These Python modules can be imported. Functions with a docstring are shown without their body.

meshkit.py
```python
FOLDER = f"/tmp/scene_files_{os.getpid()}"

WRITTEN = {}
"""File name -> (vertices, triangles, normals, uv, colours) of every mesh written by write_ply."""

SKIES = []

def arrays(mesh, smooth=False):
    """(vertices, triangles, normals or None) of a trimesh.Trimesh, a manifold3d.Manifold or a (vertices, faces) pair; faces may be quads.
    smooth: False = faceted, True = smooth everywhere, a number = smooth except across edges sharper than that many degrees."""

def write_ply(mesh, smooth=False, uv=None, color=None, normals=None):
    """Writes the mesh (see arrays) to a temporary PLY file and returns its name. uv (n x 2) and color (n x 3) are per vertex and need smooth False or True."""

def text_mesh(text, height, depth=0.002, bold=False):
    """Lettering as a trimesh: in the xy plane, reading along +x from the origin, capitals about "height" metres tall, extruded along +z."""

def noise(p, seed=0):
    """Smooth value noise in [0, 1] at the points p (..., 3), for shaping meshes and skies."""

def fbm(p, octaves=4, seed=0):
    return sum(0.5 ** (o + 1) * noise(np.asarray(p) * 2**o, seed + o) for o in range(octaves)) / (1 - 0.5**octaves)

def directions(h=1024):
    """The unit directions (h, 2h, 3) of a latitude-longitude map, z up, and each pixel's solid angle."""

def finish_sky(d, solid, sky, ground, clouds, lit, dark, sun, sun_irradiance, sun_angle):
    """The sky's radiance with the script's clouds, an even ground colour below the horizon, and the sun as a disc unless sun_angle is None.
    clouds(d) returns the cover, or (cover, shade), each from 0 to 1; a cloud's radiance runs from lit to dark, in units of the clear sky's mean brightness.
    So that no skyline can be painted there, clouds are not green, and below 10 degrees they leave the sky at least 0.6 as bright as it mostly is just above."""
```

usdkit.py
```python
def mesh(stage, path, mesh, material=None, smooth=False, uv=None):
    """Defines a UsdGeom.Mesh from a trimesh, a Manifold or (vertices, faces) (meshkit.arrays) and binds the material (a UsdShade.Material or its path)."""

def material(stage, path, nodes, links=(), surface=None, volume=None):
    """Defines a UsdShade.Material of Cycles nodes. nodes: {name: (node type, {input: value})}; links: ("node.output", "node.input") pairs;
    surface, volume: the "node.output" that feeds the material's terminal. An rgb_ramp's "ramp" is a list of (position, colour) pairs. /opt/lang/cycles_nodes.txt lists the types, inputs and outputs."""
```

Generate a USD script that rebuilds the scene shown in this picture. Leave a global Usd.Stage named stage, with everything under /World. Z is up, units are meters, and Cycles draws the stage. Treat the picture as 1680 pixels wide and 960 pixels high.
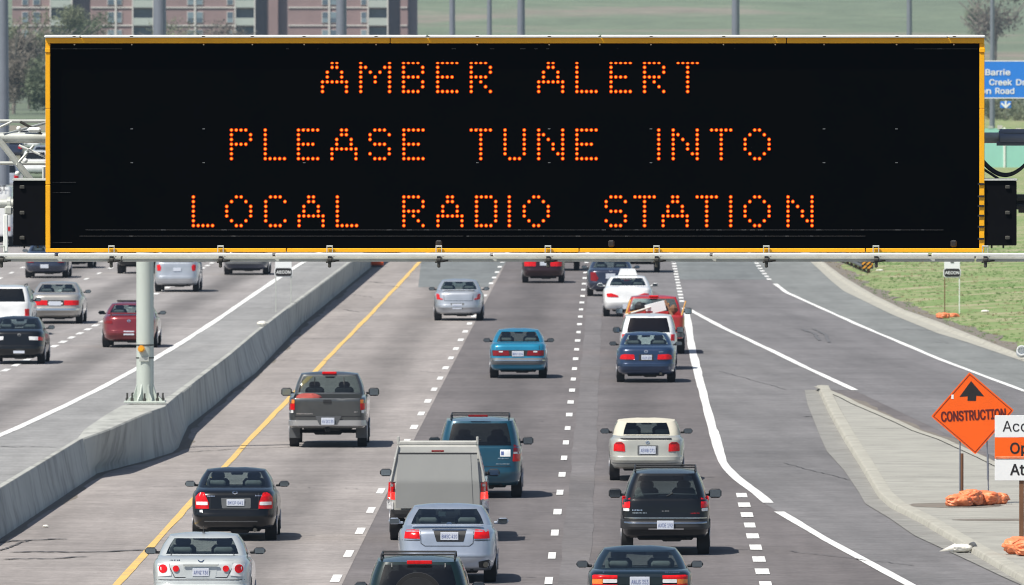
import math, random
import numpy as np, trimesh, manifold3d, shapely
from shapely.geometry import Polygon, LineString, Point
import usdkit, meshkit
from pxr import Usd, UsdGeom, UsdLux, UsdShade, Gf, Sdf, Vt

stage = Usd.Stage.CreateInMemory()
UsdGeom.SetStageUpAxis(stage, UsdGeom.Tokens.z)
UsdGeom.SetStageMetersPerUnit(stage, 1.0)
UsdGeom.Xform.Define(stage, '/World')
UsdGeom.Scope.Define(stage, '/World/Looks')

# ------------------------------------------------------------------ camera
H, F, HZ = 10.4, 23123.0, 28.0            # eye height, focal length and horizon row in pixels of the 1680 x 960 photograph
PITCH = math.atan((480 - HZ) / F)
cam = UsdGeom.Camera.Define(stage, '/World/camera')
cam.CreateHorizontalApertureAttr(36.0)
cam.CreateFocalLengthAttr(36.0 * F / 1680)
cam.CreateClippingRangeAttr((1.0, 20000.0))
cam.CreateFStopAttr(12.0)
cam.CreateFocusDistanceAttr(218.0)
EXPOSURE = 0.38
cam.CreateExposureAttr(EXPOSURE)
cam.AddTranslateOp().Set((0, 0, H))
cam.AddRotateXOp().Set(90 - math.degrees(PITCH))

# ------------------------------------------------------------------ sky and sun
SUN = np.array([-0.50, -0.42, 1.0]); SUN /= np.linalg.norm(SUN)
EL, ROT = math.asin(SUN[2]), math.atan2(SUN[0], SUN[1])
sky_mat = usdkit.material(stage, '/World/Looks/sky', {
    's': ('sky_texture', {'sky_type': 'single_scattering', 'sun_disc': False, 'sun_elevation': EL, 'sun_rotation': ROT, 'aerosol_density': 1.5}),
    'b': ('background_shader', {'strength': 0.072})}, [('s.color', 'b.color')], surface='b.background')
dome = UsdLux.DomeLight.Define(stage, '/World/sky')
UsdShade.MaterialBindingAPI.Apply(dome.GetPrim()).Bind(sky_mat)
dome.GetPrim().SetCustomDataByKey('kind', 'structure')
sun = UsdLux.DistantLight.Define(stage, '/World/sun')
sun.CreateIntensityAttr(1.15); sun.CreateAngleAttr(0.53); sun.CreateNormalizeAttr(True)
sun.CreateColorAttr((1.0, 0.955, 0.88))
_x = np.cross([0, 0, 1], SUN); _x /= np.linalg.norm(_x); _y = np.cross(SUN, _x)
sun.AddTransformOp().Set(Gf.Matrix4d(*_x, 0, *_y, 0, *SUN, 0, 0, 0, 200, 1))

# ------------------------------------------------------------------ where a row and a column of the photograph stand in the place
def ray(px, py):
    d = np.array([px - 840, F, -(py - 480)], float)
    c, s = math.cos(PITCH), math.sin(PITCH)
    return np.array([d[0], d[1] * c + d[2] * s, -d[1] * s + d[2] * c])
def ground(px, py, z=0.0):
    d = ray(px, py); t = (z - H) / d[2]
    return np.array([0, 0, H]) + d * t
def at(px, py, Y):
    d = ray(px, py); t = Y / d[1]
    return np.array([0, 0, H]) + d * t
def depth(py): return F * H / (py - HZ)

# ------------------------------------------------------------------ materials
LOOK = {}
def look(name, nodes, links, surface=None, volume=None):
    LOOK[name] = usdkit.material(stage, '/World/Looks/' + name, nodes, links, surface=surface, volume=volume); return LOOK[name]
def lin(c): return tuple(((x / 255) / 12.92 if x / 255 < .04045 else ((x / 255 + .055) / 1.055) ** 2.4) for x in c)
def plain(name, col, rough=.5, metal=0.0, coat=0.0, var=0.0, scale=4.0, stretch=(1, 1, 1), bump=0.0, bscale=None, spec=.5, emit=None, est=0.0, detail=5, dirt=None, dirt_amt=.0, dscale=1.0):
    col = np.array(col, float)
    n = {'p': ('principled_bsdf', {'base_color': tuple(col), 'roughness': rough, 'metallic': metal, 'coat_weight': coat, 'coat_roughness': .06, 'specular_ior_level': spec})}
    l = []
    if emit is not None:
        n['p'][1]['emission_color'] = emit; n['p'][1]['emission_strength'] = est
    if var or bump or dirt is not None:
        n['g'] = ('texture_coordinate', {}); n['m'] = ('mapping', {'scale': tuple(stretch)}); l.append(('g.object', 'm.vector'))
    if var:
        n['n'] = ('noise_texture', {'scale': scale, 'detail': detail, 'roughness': .6})
        n['r'] = ('rgb_ramp', {'ramp': [(.25, tuple(np.clip(col * (1 - var), 0, 1))), (.5, tuple(col)), (.78, tuple(np.clip(col * (1 + var), 0, 1)))]})
        l += [('m.vector', 'n.vector'), ('n.fac', 'r.fac')]
        src = 'r.color'
        if dirt is not None:
            n['d'] = ('noise_texture', {'scale': dscale, 'detail': 6, 'roughness': .65})
            n['dm'] = ('map_range', {'from_min': .48, 'from_max': .75, 'to_min': 0.0, 'to_max': dirt_amt, 'clamp': True})
            n['mx'] = ('mix_color', {'b': tuple(dirt)})
            l += [('m.vector', 'd.vector'), ('d.fac', 'dm.value'), ('dm.result', 'mx.fac'), (src, 'mx.a')]; src = 'mx.result'
        l.append((src, 'p.base_color'))
    if bump:
        n['bn'] = ('noise_texture', {'scale': bscale or scale * 6, 'detail': 4, 'roughness': .6}); n['b'] = ('bump', {'strength': 1.0, 'distance': bump})
        l += [('m.vector', 'bn.vector'), ('bn.fac', 'b.height'), ('b.normal', 'p.normal')]
    return look(name, n, l, surface='p.BSDF')

def asphalt(name, col, off, bands, dark=.3, w=.75, tint=(1, 1, 1)):
    """Worn asphalt: off = (a, b, c) of the line x = a + b y + c y2 that the lanes follow; bands = lateral places of the oil stripes."""
    col = np.array(col); a, b, c = off
    n = {'g': ('geometry', {}), 's': ('separate_xyz', {}),
         'yy': ('math', {'math_type': 'multiply'}), 'q': ('math', {'math_type': 'multiply_add', 'value2': -c, 'value3': -a}),
         'lb': ('math', {'math_type': 'multiply_add', 'value2': -b}), 'u': ('math', {'math_type': 'add'}),
         'cv': ('combine_xyz', {}),
         'm1': ('mapping', {'scale': (1.2, .06, 1)}), 'n1': ('noise_texture', {'scale': 1.0, 'detail': 6, 'roughness': .62}),
         'm2': ('mapping', {'scale': (.22, .025, 1)}), 'n2': ('noise_texture', {'scale': 1.0, 'detail': 4, 'roughness': .55}),
         'n3': ('noise_texture', {'scale': 9.0, 'detail': 5, 'roughness': .75}),
         'm4': ('mapping', {'scale': (.35, 1.1, 1)}), 'n4': ('noise_texture', {'scale': .6, 'detail': 5, 'roughness': .6}),
         'p': ('principled_bsdf', {'roughness': .88, 'specular_ior_level': .3}), 'n5': ('noise_texture', {'scale': 1.9, 'detail': 3, 'roughness': .7}), 'n6': ('noise_texture', {'scale': .16, 'detail': 5, 'roughness': .6}), 'b': ('bump', {'strength': .6, 'distance': .012})}
    l = [('g.position', 's.vector'), ('s.y', 'yy.value1'), ('s.y', 'yy.value2'), ('yy.value', 'q.value1'), ('s.y', 'lb.value1'), ('q.value', 'lb.value3'),
         ('lb.value', 'u.value1'), ('s.x', 'u.value2'), ('u.value', 'cv.x'), ('s.y', 'cv.y'),
         ('cv.vector', 'm1.vector'), ('m1.vector', 'n1.vector'), ('cv.vector', 'm2.vector'), ('m2.vector', 'n2.vector'), ('g.position', 'n3.vector'),
         ('cv.vector', 'm4.vector'), ('m4.vector', 'n4.vector'), ('cv.vector', 'n5.vector'), ('cv.vector', 'n6.vector')]
    n['r1'] = ('rgb_ramp', {'ramp': [(.25, tuple(col * .84)), (.5, tuple(col)), (.75, tuple(np.clip(col * 1.13, 0, 1)))]})
    l += [('n1.fac', 'r1.fac')]
    cur = 'r1.color'
    def mult(tag, fac_src, lo, hi, fmin, fmax):
        nonlocal cur
        n['mr' + tag] = ('map_range', {'from_min': fmin, 'from_max': fmax, 'to_min': lo, 'to_max': hi, 'clamp': True})
        n['mc' + tag] = ('mix_color', {'blend_type': 'multiply', 'fac': 1.0})
        l.extend([(fac_src, f'mr{tag}.value'), (cur, f'mc{tag}.a'), (f'mr{tag}.result', f'mc{tag}.b')]); cur = f'mc{tag}.result'
    mult('a', 'n2.fac', .86, 1.12, .3, .7)
    mult('b', 'n3.fac', .80, 1.2, .3, .7)
    mult('d', 'n4.fac', .93, 1.06, .35, .65)
    mult('e', 'n5.fac', .85, 1.13, .32, .68)
    mult('f', 'n6.fac', .90, 1.08, .35, .65)
    for i, c0 in enumerate(bands):
        n[f'd{i}'] = ('math', {'math_type': 'subtract', 'value2': c0}); n[f'e{i}'] = ('math', {'math_type': 'absolute'})
        n[f'f{i}'] = ('map_range', {'range_type': 'smoothstep', 'from_min': .1, 'from_max': w, 'to_min': dark, 'to_max': 0.0, 'clamp': True})
        n[f'k{i}'] = ('math', {'math_type': 'multiply'}); n[f'h{i}'] = ('map_range', {'from_min': .3, 'from_max': .62, 'to_min': .35, 'to_max': 1.0, 'clamp': True})
        n[f'o{i}'] = ('math', {'math_type': 'subtract', 'value1': 1.0})
        n[f'x{i}'] = ('mix_color', {'blend_type': 'multiply', 'fac': 1.0})
        l.extend([('u.value', f'd{i}.value1'), (f'd{i}.value', f'e{i}.value1'), (f'e{i}.value', f'f{i}.value'), ('n2.fac', f'h{i}.value'), (f'f{i}.result', f'k{i}.value1'), (f'h{i}.result', f'k{i}.value2'),
                  (f'k{i}.value', f'o{i}.value2'), (cur, f'x{i}.a'), (f'o{i}.value', f'x{i}.b')]); cur = f'x{i}.result'
    l += [(cur, 'p.base_color'), ('n3.fac', 'b.height'), ('b.normal', 'p.normal')]
    return look(name, n, l, surface='p.BSDF')

def glass(name, tint, gl=1.0):
    return look(name, {'t': ('transparent_bsdf', {'color': tint}), 'g': ('glossy_bsdf', {'color': (gl, gl, gl), 'roughness': .03}), 'w': ('layer_weight', {'blend': .5}), 'e': ('math', {'math_type': 'power', 'value2': 4.5}), 'f': ('math', {'math_type': 'multiply_add', 'value2': .9, 'value3': .05}), 'm': ('mix_closure', {})},
                [('w.facing', 'e.value1'), ('e.value', 'f.value1'), ('f.value', 'm.fac'), ('t.BSDF', 'm.closure1'), ('g.BSDF', 'm.closure2')], surface='m.closure')

def paint(name, col, metal=.0, rough=.35, coat=1.0, dust=.14, spec=.5):
    col = np.array(col)
    return look(name, {'g': ('texture_coordinate', {}), 'n': ('noise_texture', {'scale': 3.0, 'detail': 4}), 's': ('separate_xyz', {}),
                       'z': ('map_range', {'from_min': .25, 'from_max': .7, 'to_min': dust, 'to_max': 0.0, 'clamp': True}), 'k': ('math', {'math_type': 'multiply'}),
                       'r': ('rgb_ramp', {'ramp': [(.3, tuple(col * .9)), (.7, tuple(np.clip(col * 1.07, 0, 1)))]}), 'd': ('mix_color', {'b': (.16, .145, .125)}),
                       'p': ('principled_bsdf', {'metallic': metal, 'roughness': rough, 'coat_weight': coat, 'coat_roughness': .06, 'specular_ior_level': spec})},
                [('g.object', 'n.vector'), ('g.object', 's.vector'), ('s.z', 'z.value'), ('n.fac', 'k.value1'), ('z.result', 'k.value2'), ('n.fac', 'r.fac'), ('r.color', 'd.a'), ('k.value', 'd.fac'), ('d.result', 'p.base_color')], surface='p.BSDF')

plain('face_black', (.001, .001, .001), rough=1.0, spec=.0, var=.3, scale=1.2)
plain('cabinet_black', (.002, .002, .003), rough=.8, spec=.08, var=.3, scale=8)
plain('frame_yellow', (.93, .44, .003), rough=.45, var=.1, scale=2.0, dirt=(.50, .20, .01), dirt_amt=.22, dscale=4)
plain('rail_white', (.78, .80, .76), rough=.5, var=.08, scale=3, dirt=(.4, .38, .3), dirt_amt=.4, dscale=3)
plain('galvanised', (.52, .54, .50), rough=.45, metal=.25, var=.12, scale=5, dirt=(.3, .3, .25), dirt_amt=.35, dscale=2)
plain('steel_dark', (.06, .058, .05), rough=.6, metal=.3, var=.3, scale=20)
plain('post_grey', (.50, .55, .50), rough=.5, metal=.1, var=.07, scale=1.4, stretch=(1, 1, .3), dirt=(.33, .34, .29), dirt_amt=.4, dscale=1.2)
plain('pole_grey', (.20, .22, .26), rough=.5, metal=.3, var=.1, scale=2)
plain('cable_black', (.012, .012, .012), rough=.5)
look('lamp_bloom', {'g': ('geometry', {}), 'm': ('map_range', {'to_min': .62, 'to_max': 1.0}), 'e': ('emission', {'color': (1.0, .05, .001)})}, [('g.random_per_island', 'm.value'), ('m.result', 'e.strength')], surface='e.emission')  # bloom put in as a glowing red-orange ring round each dot
look('lamp_core', {'g': ('geometry', {}), 'm': ('map_range', {'to_min': 1.5, 'to_max': 2.6}), 'r': ('rgb_ramp', {'ramp': [(0, (1.0, .25, .02)), (1, (1.0, .42, .06))]}), 'e': ('emission', {})}, [('g.random_per_island', 'm.value'), ('g.random_per_island', 'r.fac'), ('m.result', 'e.strength'), ('r.color', 'e.color')], surface='e.emission')
plain('concrete_barrier', (.37, .375, .345), rough=.9, var=.2, scale=1.1, stretch=(1, .5, .3), bump=.006, bscale=18, dirt=(.12, .12, .115), dirt_amt=.8, dscale=1.6)
plain('concrete_pale', (.325, .318, .28), rough=.92, var=.2, scale=2.6, stretch=(.5, .8, 1), bump=.006, bscale=14, dirt=(.17, .165, .15), dirt_amt=.6, dscale=.9)
plain('concrete_gutter', (.235, .23, .21), rough=.92, var=.25, scale=3, stretch=(.6, .5, 1), bump=.006, bscale=14, dirt=(.15, .14, .125), dirt_amt=.7, dscale=1.1)
plain('concrete_kerb', (.36, .35, .30), rough=.92, var=.16, scale=2.4, bump=.006, bscale=18, dirt=(.22, .20, .17), dirt_amt=.6, dscale=1.5)
plain('joint_dark', (.045, .045, .045), rough=.95)
plain('skid', (.112, .112, .117), rough=.9, var=.2, scale=4)
plain('tar', (.085, .083, .085), rough=.9, var=.3, scale=3)
plain('dirt', (.17, .15, .125), rough=1, var=.3, scale=3)
plain('paint_white', (.80, .80, .77), rough=.6, var=.1, scale=5, dirt=(.26, .25, .25), dirt_amt=.8, dscale=2.6)
plain('paint_yellow', (.70, .46, .13), rough=.6, var=.12, scale=3, dirt=(.32, .28, .22), dirt_amt=.75, dscale=1.6)
plain('sign_orange', (.95, .125, .002), rough=.35, var=.05, scale=2, emit=(1, .12, .0), est=0.0)
plain('sign_white', (.82, .84, .84), rough=.4, var=.03, scale=2)
plain('sign_blue', (.025, .21, .72), rough=.4, var=.05, scale=1)
plain('ink', (.012, .010, .010), rough=.6)
plain('ink_red', (.11, .006, .003), rough=.6)
plain('marker_yellow', (.75, .33, .03), rough=.5, var=.15, scale=6)
plain('wood_stake', (.16, .075, .035), rough=.8, var=.3, scale=6, stretch=(4, 4, .4))
plain('sandbag_orange', (.88, .25, .10), rough=.38, var=.3, scale=5, bump=.012, bscale=26, dirt=(.35, .12, .07), dirt_amt=.6, dscale=4)
plain('bag_white', (.72, .70, .63), rough=.7, var=.12, scale=8, bump=.015, bscale=11)
plain('tyre', (.012, .012, .013), rough=.85, var=.3, scale=12)
plain('rim_metal', (.5, .5, .52), rough=.35, metal=.8)
plain('underbody', (.012, .012, .012), rough=.8, var=.4, scale=5)
plain('trim_black', (.017, .017, .018), rough=.5, var=.2, scale=8)
plain('trim_grey', (.10, .105, .11), rough=.5, var=.15, scale=6)
plain('chrome', (.75, .75, .75), rough=.18, metal=1.0)
plain('bumper_metal', (.50, .50, .50), rough=.32, metal=.5, coat=.5)
plain('seat_dark', (.03, .035, .04), rough=.8, var=.2, scale=6)
plain('seat_grey', (.12, .13, .13), rough=.8, var=.2, scale=6)
plain('interior', (.02, .022, .024), rough=.85, var=.2, scale=5)
plain('mirror_face', (.26, .33, .38), rough=.04, metal=1.0)
plain('lens_red', (.62, .005, .007), rough=.2, coat=.3, var=.35, scale=16, spec=.3)
plain('lens_dark_red', (.20, .006, .008), rough=.2, coat=.3, var=.35, scale=16, spec=.3)
plain('lens_lit', (.75, .01, .01), rough=.15, coat=1, emit=(1, .03, .02), est=1.2)
plain('lens_amber', (.75, .20, .015), rough=.15, coat=1, var=.2, scale=14)
plain('lens_clear', (.72, .72, .72), rough=.12, coat=1, var=.15, scale=16)
plain('plate_white', (.60, .64, .72), rough=.4, var=.04, scale=9)
plain('plate_ink', (.10, .14, .33), rough=.5)
plain('canvas_beige', (.50, .475, .39), rough=.85, var=.06, scale=4, bump=.003, bscale=30)
plain('cap_grey', (.27, .275, .265), rough=.5, var=.05, scale=1.5)
plain('cargo_orange', (.50, .25, .06), rough=.6)
plain('cargo_red', (.33, .055, .04), rough=.7, var=.15, scale=5)
plain('barrel_orange', (.75, .11, .03), rough=.5, var=.15, scale=3)
plain('teal_panel', (.30, .60, .51), rough=.6, var=.06, scale=.4)
plain('brick', (.27, .19, .185), rough=.9, var=.12, scale=.25)  # brick lifted paler and greyer, distance haze put into the colour
plain('brick_recess_shade', (.18, .165, .185), rough=.9, var=.12, scale=.25)  # recessed walls: recess shade and distance haze both put into the colour
plain('slab_pale', (.55, .53, .50), rough=.8, var=.06, scale=.5)
plain('balcony_panel', (.42, .46, .42), rough=.7, var=.06, scale=.5)
plain('window_dark', (.10, .135, .175), rough=.15, coat=.5)  # pane colour lifted blue-grey to stand in for distance haze
plain('window_pale', (.20, .26, .30), rough=.2, coat=.5)
plain('bark', (.20, .18, .155), rough=.95, var=.25, scale=2)
def leafy(name, col):
    col = np.array(col)
    look(name, {'g': ('geometry', {}), 'n': ('noise_texture', {'scale': .9, 'detail': 3}), 'r': ('rgb_ramp', {'ramp': [(.3, tuple(col * .6)), (.55, tuple(col)), (.75, tuple(col * 1.5))]}),
                'd': ('diffuse_bsdf', {}), 't': ('translucent_bsdf', {}), 'm': ('mix_closure', {'fac': .3})},
         [('g.position', 'n.vector'), ('n.fac', 'r.fac'), ('r.color', 'd.color'), ('r.color', 't.color'), ('d.BSDF', 'm.closure1'), ('t.BSDF', 'm.closure2')], surface='m.closure')
leafy('leaf_spring', (.22, .24, .16)); leafy('leaf_brown', (.22, .20, .17)); leafy('leaf_green', (.16, .19, .125)); leafy('grass_blade', (.22, .34, .13)); leafy('grass_dry', (.42, .37, .22))  # leaf colours lifted pale to imitate distance haze; the grasses are not
look('grass', {'g': ('geometry', {}), 'n': ('noise_texture', {'scale': .35, 'detail': 6, 'roughness': .65}), 'n2': ('noise_texture', {'scale': 5.0, 'detail': 5, 'roughness': .7}),
               'r': ('rgb_ramp', {'ramp': [(.28, (.135, .21, .075)), (.45, (.18, .255, .10)), (.54, (.24, .265, .135)), (.62, (.34, .315, .205))]}),
               'mr': ('map_range', {'from_min': .3, 'from_max': .7, 'to_min': .82, 'to_max': 1.18}), 'mc': ('mix_color', {'blend_type': 'multiply', 'fac': 1.0}),
               'p': ('principled_bsdf', {'roughness': 1.0, 'specular_ior_level': .1}), 'b': ('bump', {'strength': .6, 'distance': .04})},
     [('g.position', 'n.vector'), ('g.position', 'n2.vector'), ('n.fac', 'r.fac'), ('n2.fac', 'mr.value'), ('r.color', 'mc.a'), ('mr.result', 'mc.b'), ('mc.result', 'p.base_color'), ('n2.fac', 'b.height'), ('b.normal', 'p.normal')], surface='p.BSDF')
look('field', {'g': ('geometry', {}), 'm': ('mapping', {'scale': (.006, .0035, .006)}), 'n': ('noise_texture', {'scale': 1.0, 'detail': 6, 'roughness': .6}), 'n2': ('noise_texture', {'scale': .09, 'detail': 5, 'roughness': .7}),  # field greens dulled toward grey, haze put into the colour
               'r': ('rgb_ramp', {'ramp': [(.3, (.105, .12, .10)), (.42, (.135, .165, .115)), (.52, (.15, .185, .125)), (.58, (.22, .195, .16)), (.64, (.15, .175, .12)), (.78, (.11, .12, .105))]}),
               'mr': ('map_range', {'from_min': .3, 'from_max': .7, 'to_min': .75, 'to_max': 1.25}), 'mc': ('mix_color', {'blend_type': 'multiply', 'fac': 1.0}),
               'p': ('principled_bsdf', {'roughness': 1.0, 'specular_ior_level': .05})},
     [('g.position', 'm.vector'), ('m.vector', 'n.vector'), ('g.position', 'n2.vector'), ('n.fac', 'r.fac'), ('n2.fac', 'mr.value'), ('r.color', 'mc.a'), ('mr.result', 'mc.b'), ('mc.result', 'p.base_color')], surface='p.BSDF')

# ------------------------------------------------------------------ helpers
TAKEN = {}
def numbered(path):
    k = TAKEN.get(path, -1) + 1; TAKEN[path] = k
    return path if k == 0 else f'{path}_{k:03d}'
def tag(prim, label=None, cat=None, group=None, kind=None):
    for k, v in (('label', label), ('category', cat), ('group', group), ('kind', kind)):
        if v: prim.SetCustomDataByKey(k, v)
    return prim
def thing(name, label=None, cat=None, loc=(0, 0, 0), rz=0.0, group=None, kind=None):
    x = UsdGeom.Xform.Define(stage, numbered('/World/' + name))
    x.AddTranslateOp().Set(tuple(map(float, loc)))
    if rz: x.AddRotateZOp().Set(math.degrees(rz))
    return tag(x.GetPrim(), label, cat, group, kind)
def part(parent, name, mesh, mat, smooth=False, label=None, kind=None):
    base = parent.GetPath().pathString if parent is not None else '/World'
    m = usdkit.mesh(stage, numbered(base + '/' + name), mesh, LOOK[mat], smooth=smooth)
    return tag(m.GetPrim(), label, kind=kind)
cat_ = trimesh.util.concatenate
def rbox(sx, sy, sz, c=(0, 0, 0), r=.02):
    h = np.array([sx, sy, sz]) / 2; r = min(r, h.min() * .95); p = []
    for s in np.array(np.meshgrid([-1, 1], [-1, 1], [-1, 1])).reshape(3, -1).T:
        for k in range(3):
            q = s * (h - r); q[k] = s[k] * h[k]; p.append(q)
    m = trimesh.convex.convex_hull(np.array(p)); m.apply_translation(c); return m
def box(sx, sy, sz, c=(0, 0, 0)):
    m = trimesh.creation.box((sx, sy, sz)); m.apply_translation(c); return m
def tube(a, b, r, n=12):
    return trimesh.creation.cylinder(radius=r, segment=[np.array(a, float), np.array(b, float)], sections=n)
def path_tube(pts, r, n=8):
    pts = np.array(pts, float); t = np.gradient(pts, axis=0); t /= np.linalg.norm(t, axis=1)[:, None]
    up = np.array([0, 0, 1.0]) if abs(t[0][2]) < .9 else np.array([1.0, 0, 0]); V = []
    for p, d in zip(pts, t):
        a = np.cross(d, up); a /= np.linalg.norm(a); b = np.cross(a, d)
        V += [p + r * (a * math.cos(k * 2 * math.pi / n) + b * math.sin(k * 2 * math.pi / n)) for k in range(n)]
    Fc = []
    for i in range(len(pts) - 1):
        for k in range(n):
            q = [i * n + k, i * n + (k + 1) % n, (i + 1) * n + (k + 1) % n, (i + 1) * n + k]; Fc += [[q[0], q[1], q[2]], [q[0], q[2], q[3]]]
    for k in range(1, n - 1): Fc += [[0, k + 1, k], [(len(pts) - 1) * n, (len(pts) - 1) * n + k, (len(pts) - 1) * n + k + 1]]
    m = trimesh.Trimesh(V, Fc, process=False); m.fix_normals(); return m
def prism(poly, depth, y0=0.0):
    """A shapely polygon drawn in (x, z), made solid from y0 to y0 + depth."""
    gs = [g for g in getattr(poly, 'geoms', [poly]) if not g.is_empty]
    m = cat_([trimesh.creation.extrude_polygon(g, depth, engine='earcut') for g in gs])
    v = m.vertices.copy(); m.vertices = np.stack([v[:, 0], y0 + depth - v[:, 2], v[:, 1]], 1); return m
def text(s, height, depth=.004, bold=False, xs=1.0):
    """Upright lettering, facing -y, centred on the origin."""
    m = meshkit.text_mesh(s, height, depth, bold); v = m.vertices - m.bounds.mean(0)
    m.vertices = np.stack([v[:, 0] * xs, -v[:, 2], v[:, 1]], 1); return m
def flat(poly, z, zf=None):
    """A horizontal sheet over a shapely polygon."""
    gs = [g for g in getattr(poly, 'geoms', [poly]) if g.area > 1e-6]; out = []
    for g in gs:
        v, f = trimesh.creation.triangulate_polygon(g, engine='earcut')
        p = np.column_stack([v, np.full(len(v), z)]); m = trimesh.Trimesh(p, f, process=False)
        if m.face_normals[:, 2].mean() < 0: m.invert()
        out.append(m)
    return cat_(out)
def strip(xa, xb, ys, z):
    ys = np.array(ys, float); A = np.column_stack([xa(ys), ys, np.full(len(ys), z)]); B = np.column_stack([xb(ys), ys, np.full(len(ys), z)])
    n = len(ys); f = []
    for i in range(n - 1): f += [[i, n + i, n + i + 1], [i, n + i + 1, i + 1]]
    return trimesh.Trimesh(np.vstack([A, B]), f, process=False)
def line_fn(px, z=0.0, smooth=None):
    """x as a function of y along a line drawn in the photograph; beyond its ends it runs on straight."""
    P = np.array([ground(a[0], a[1], a[2] if len(a) > 2 else z)[:2] for a in px]); P = P[np.argsort(P[:, 1])]
    if smooth == 'soft':
        from scipy.ndimage import gaussian_filter1d
        yq = np.arange(P[0, 1] - 40, P[-1, 1] + 40, .25); s0 = (P[1, 0] - P[0, 0]) / (P[1, 1] - P[0, 1]); s1 = (P[-1, 0] - P[-2, 0]) / (P[-1, 1] - P[-2, 1])
        xq = np.interp(yq, P[:, 1], P[:, 0]) + np.where(yq < P[0, 1], (yq - P[0, 1]) * s0, 0) + np.where(yq > P[-1, 1], (yq - P[-1, 1]) * s1, 0)
        xq = gaussian_filter1d(xq, 14); fn = lambda y: np.interp(np.asarray(y, float), yq, xq)
    elif smooth:
        c = np.polyfit(P[:, 1] - 350, P[:, 0], smooth); y0, y1 = P[0, 1], P[-1, 1]; d = np.polyder(c)
        def fn(y):
            y = np.asarray(y, float); yc = np.clip(y, y0, y1)
            return np.polyval(c, yc - 350) + (y - yc) * np.polyval(d, yc - 350)
    else:
        X, Y = P[:, 0], P[:, 1]; k = max(1, len(X) // 3)
        s0 = (X[k] - X[0]) / (Y[k] - Y[0]); s1 = (X[-1] - X[-1 - k]) / (Y[-1] - Y[-1 - k])
        def fn(y):
            y = np.asarray(y, float); yc = np.clip(y, Y[0], Y[-1])
            return np.interp(yc, Y, X) + np.where(y < Y[0], (y - Y[0]) * s0, 0) + np.where(y > Y[-1], (y - Y[-1]) * s1, 0)
    return fn
def shift(fn, d): return lambda y: fn(y) + d
def px_poly(px, z=0.0): return Polygon([ground(a, b, z)[:2] for a, b in px])

# ------------------------------------------------------------------ ground and roads
L_yellow = line_fn([(190, 960), (240, 907), (312, 827), (375, 760), (450, 680), (472, 657), (522, 602), (567, 557), (620, 505), (678.7, 440)], smooth=3)
L_d1 = line_fn([(552, 950.5), (572, 909.5), (591, 872), (608, 836), (624.5, 806), (666, 724), (692.5, 679), (711, 643.5), (729, 609.5), (750, 566), (772.5, 527.5), (796, 484), (810, 457.5), (818, 442)], smooth=3)
L_d2 = line_fn([(900.5, 954), (907.5, 876), (913, 841), (921, 810), (928, 753), (929.5, 727.5), (938, 645), (942, 596), (946, 554), (951, 529), (956, 495), (960, 467), (961, 432)], smooth=3)
L_left = line_fn([(0, 717), (112, 659), (222, 607), (250, 592), (337, 542), (375, 510), (420, 480), (501, 429)], smooth=3)
L_lA = line_fn([(20, 599), (46, 589), (84, 574), (106, 561.5), (132.5, 548.5), (165, 531), (252, 484), (265, 475.5), (282, 467), (330, 442), (350, 432)], smooth=2)
L_lB = line_fn([(-80, 560), (0, 522), (104, 476), (141, 458), (159, 450), (178, 442)], smooth=2)
L_lC = line_fn([(-90, 500), (17.5, 448), (36, 440.5)], smooth=1)
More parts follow.
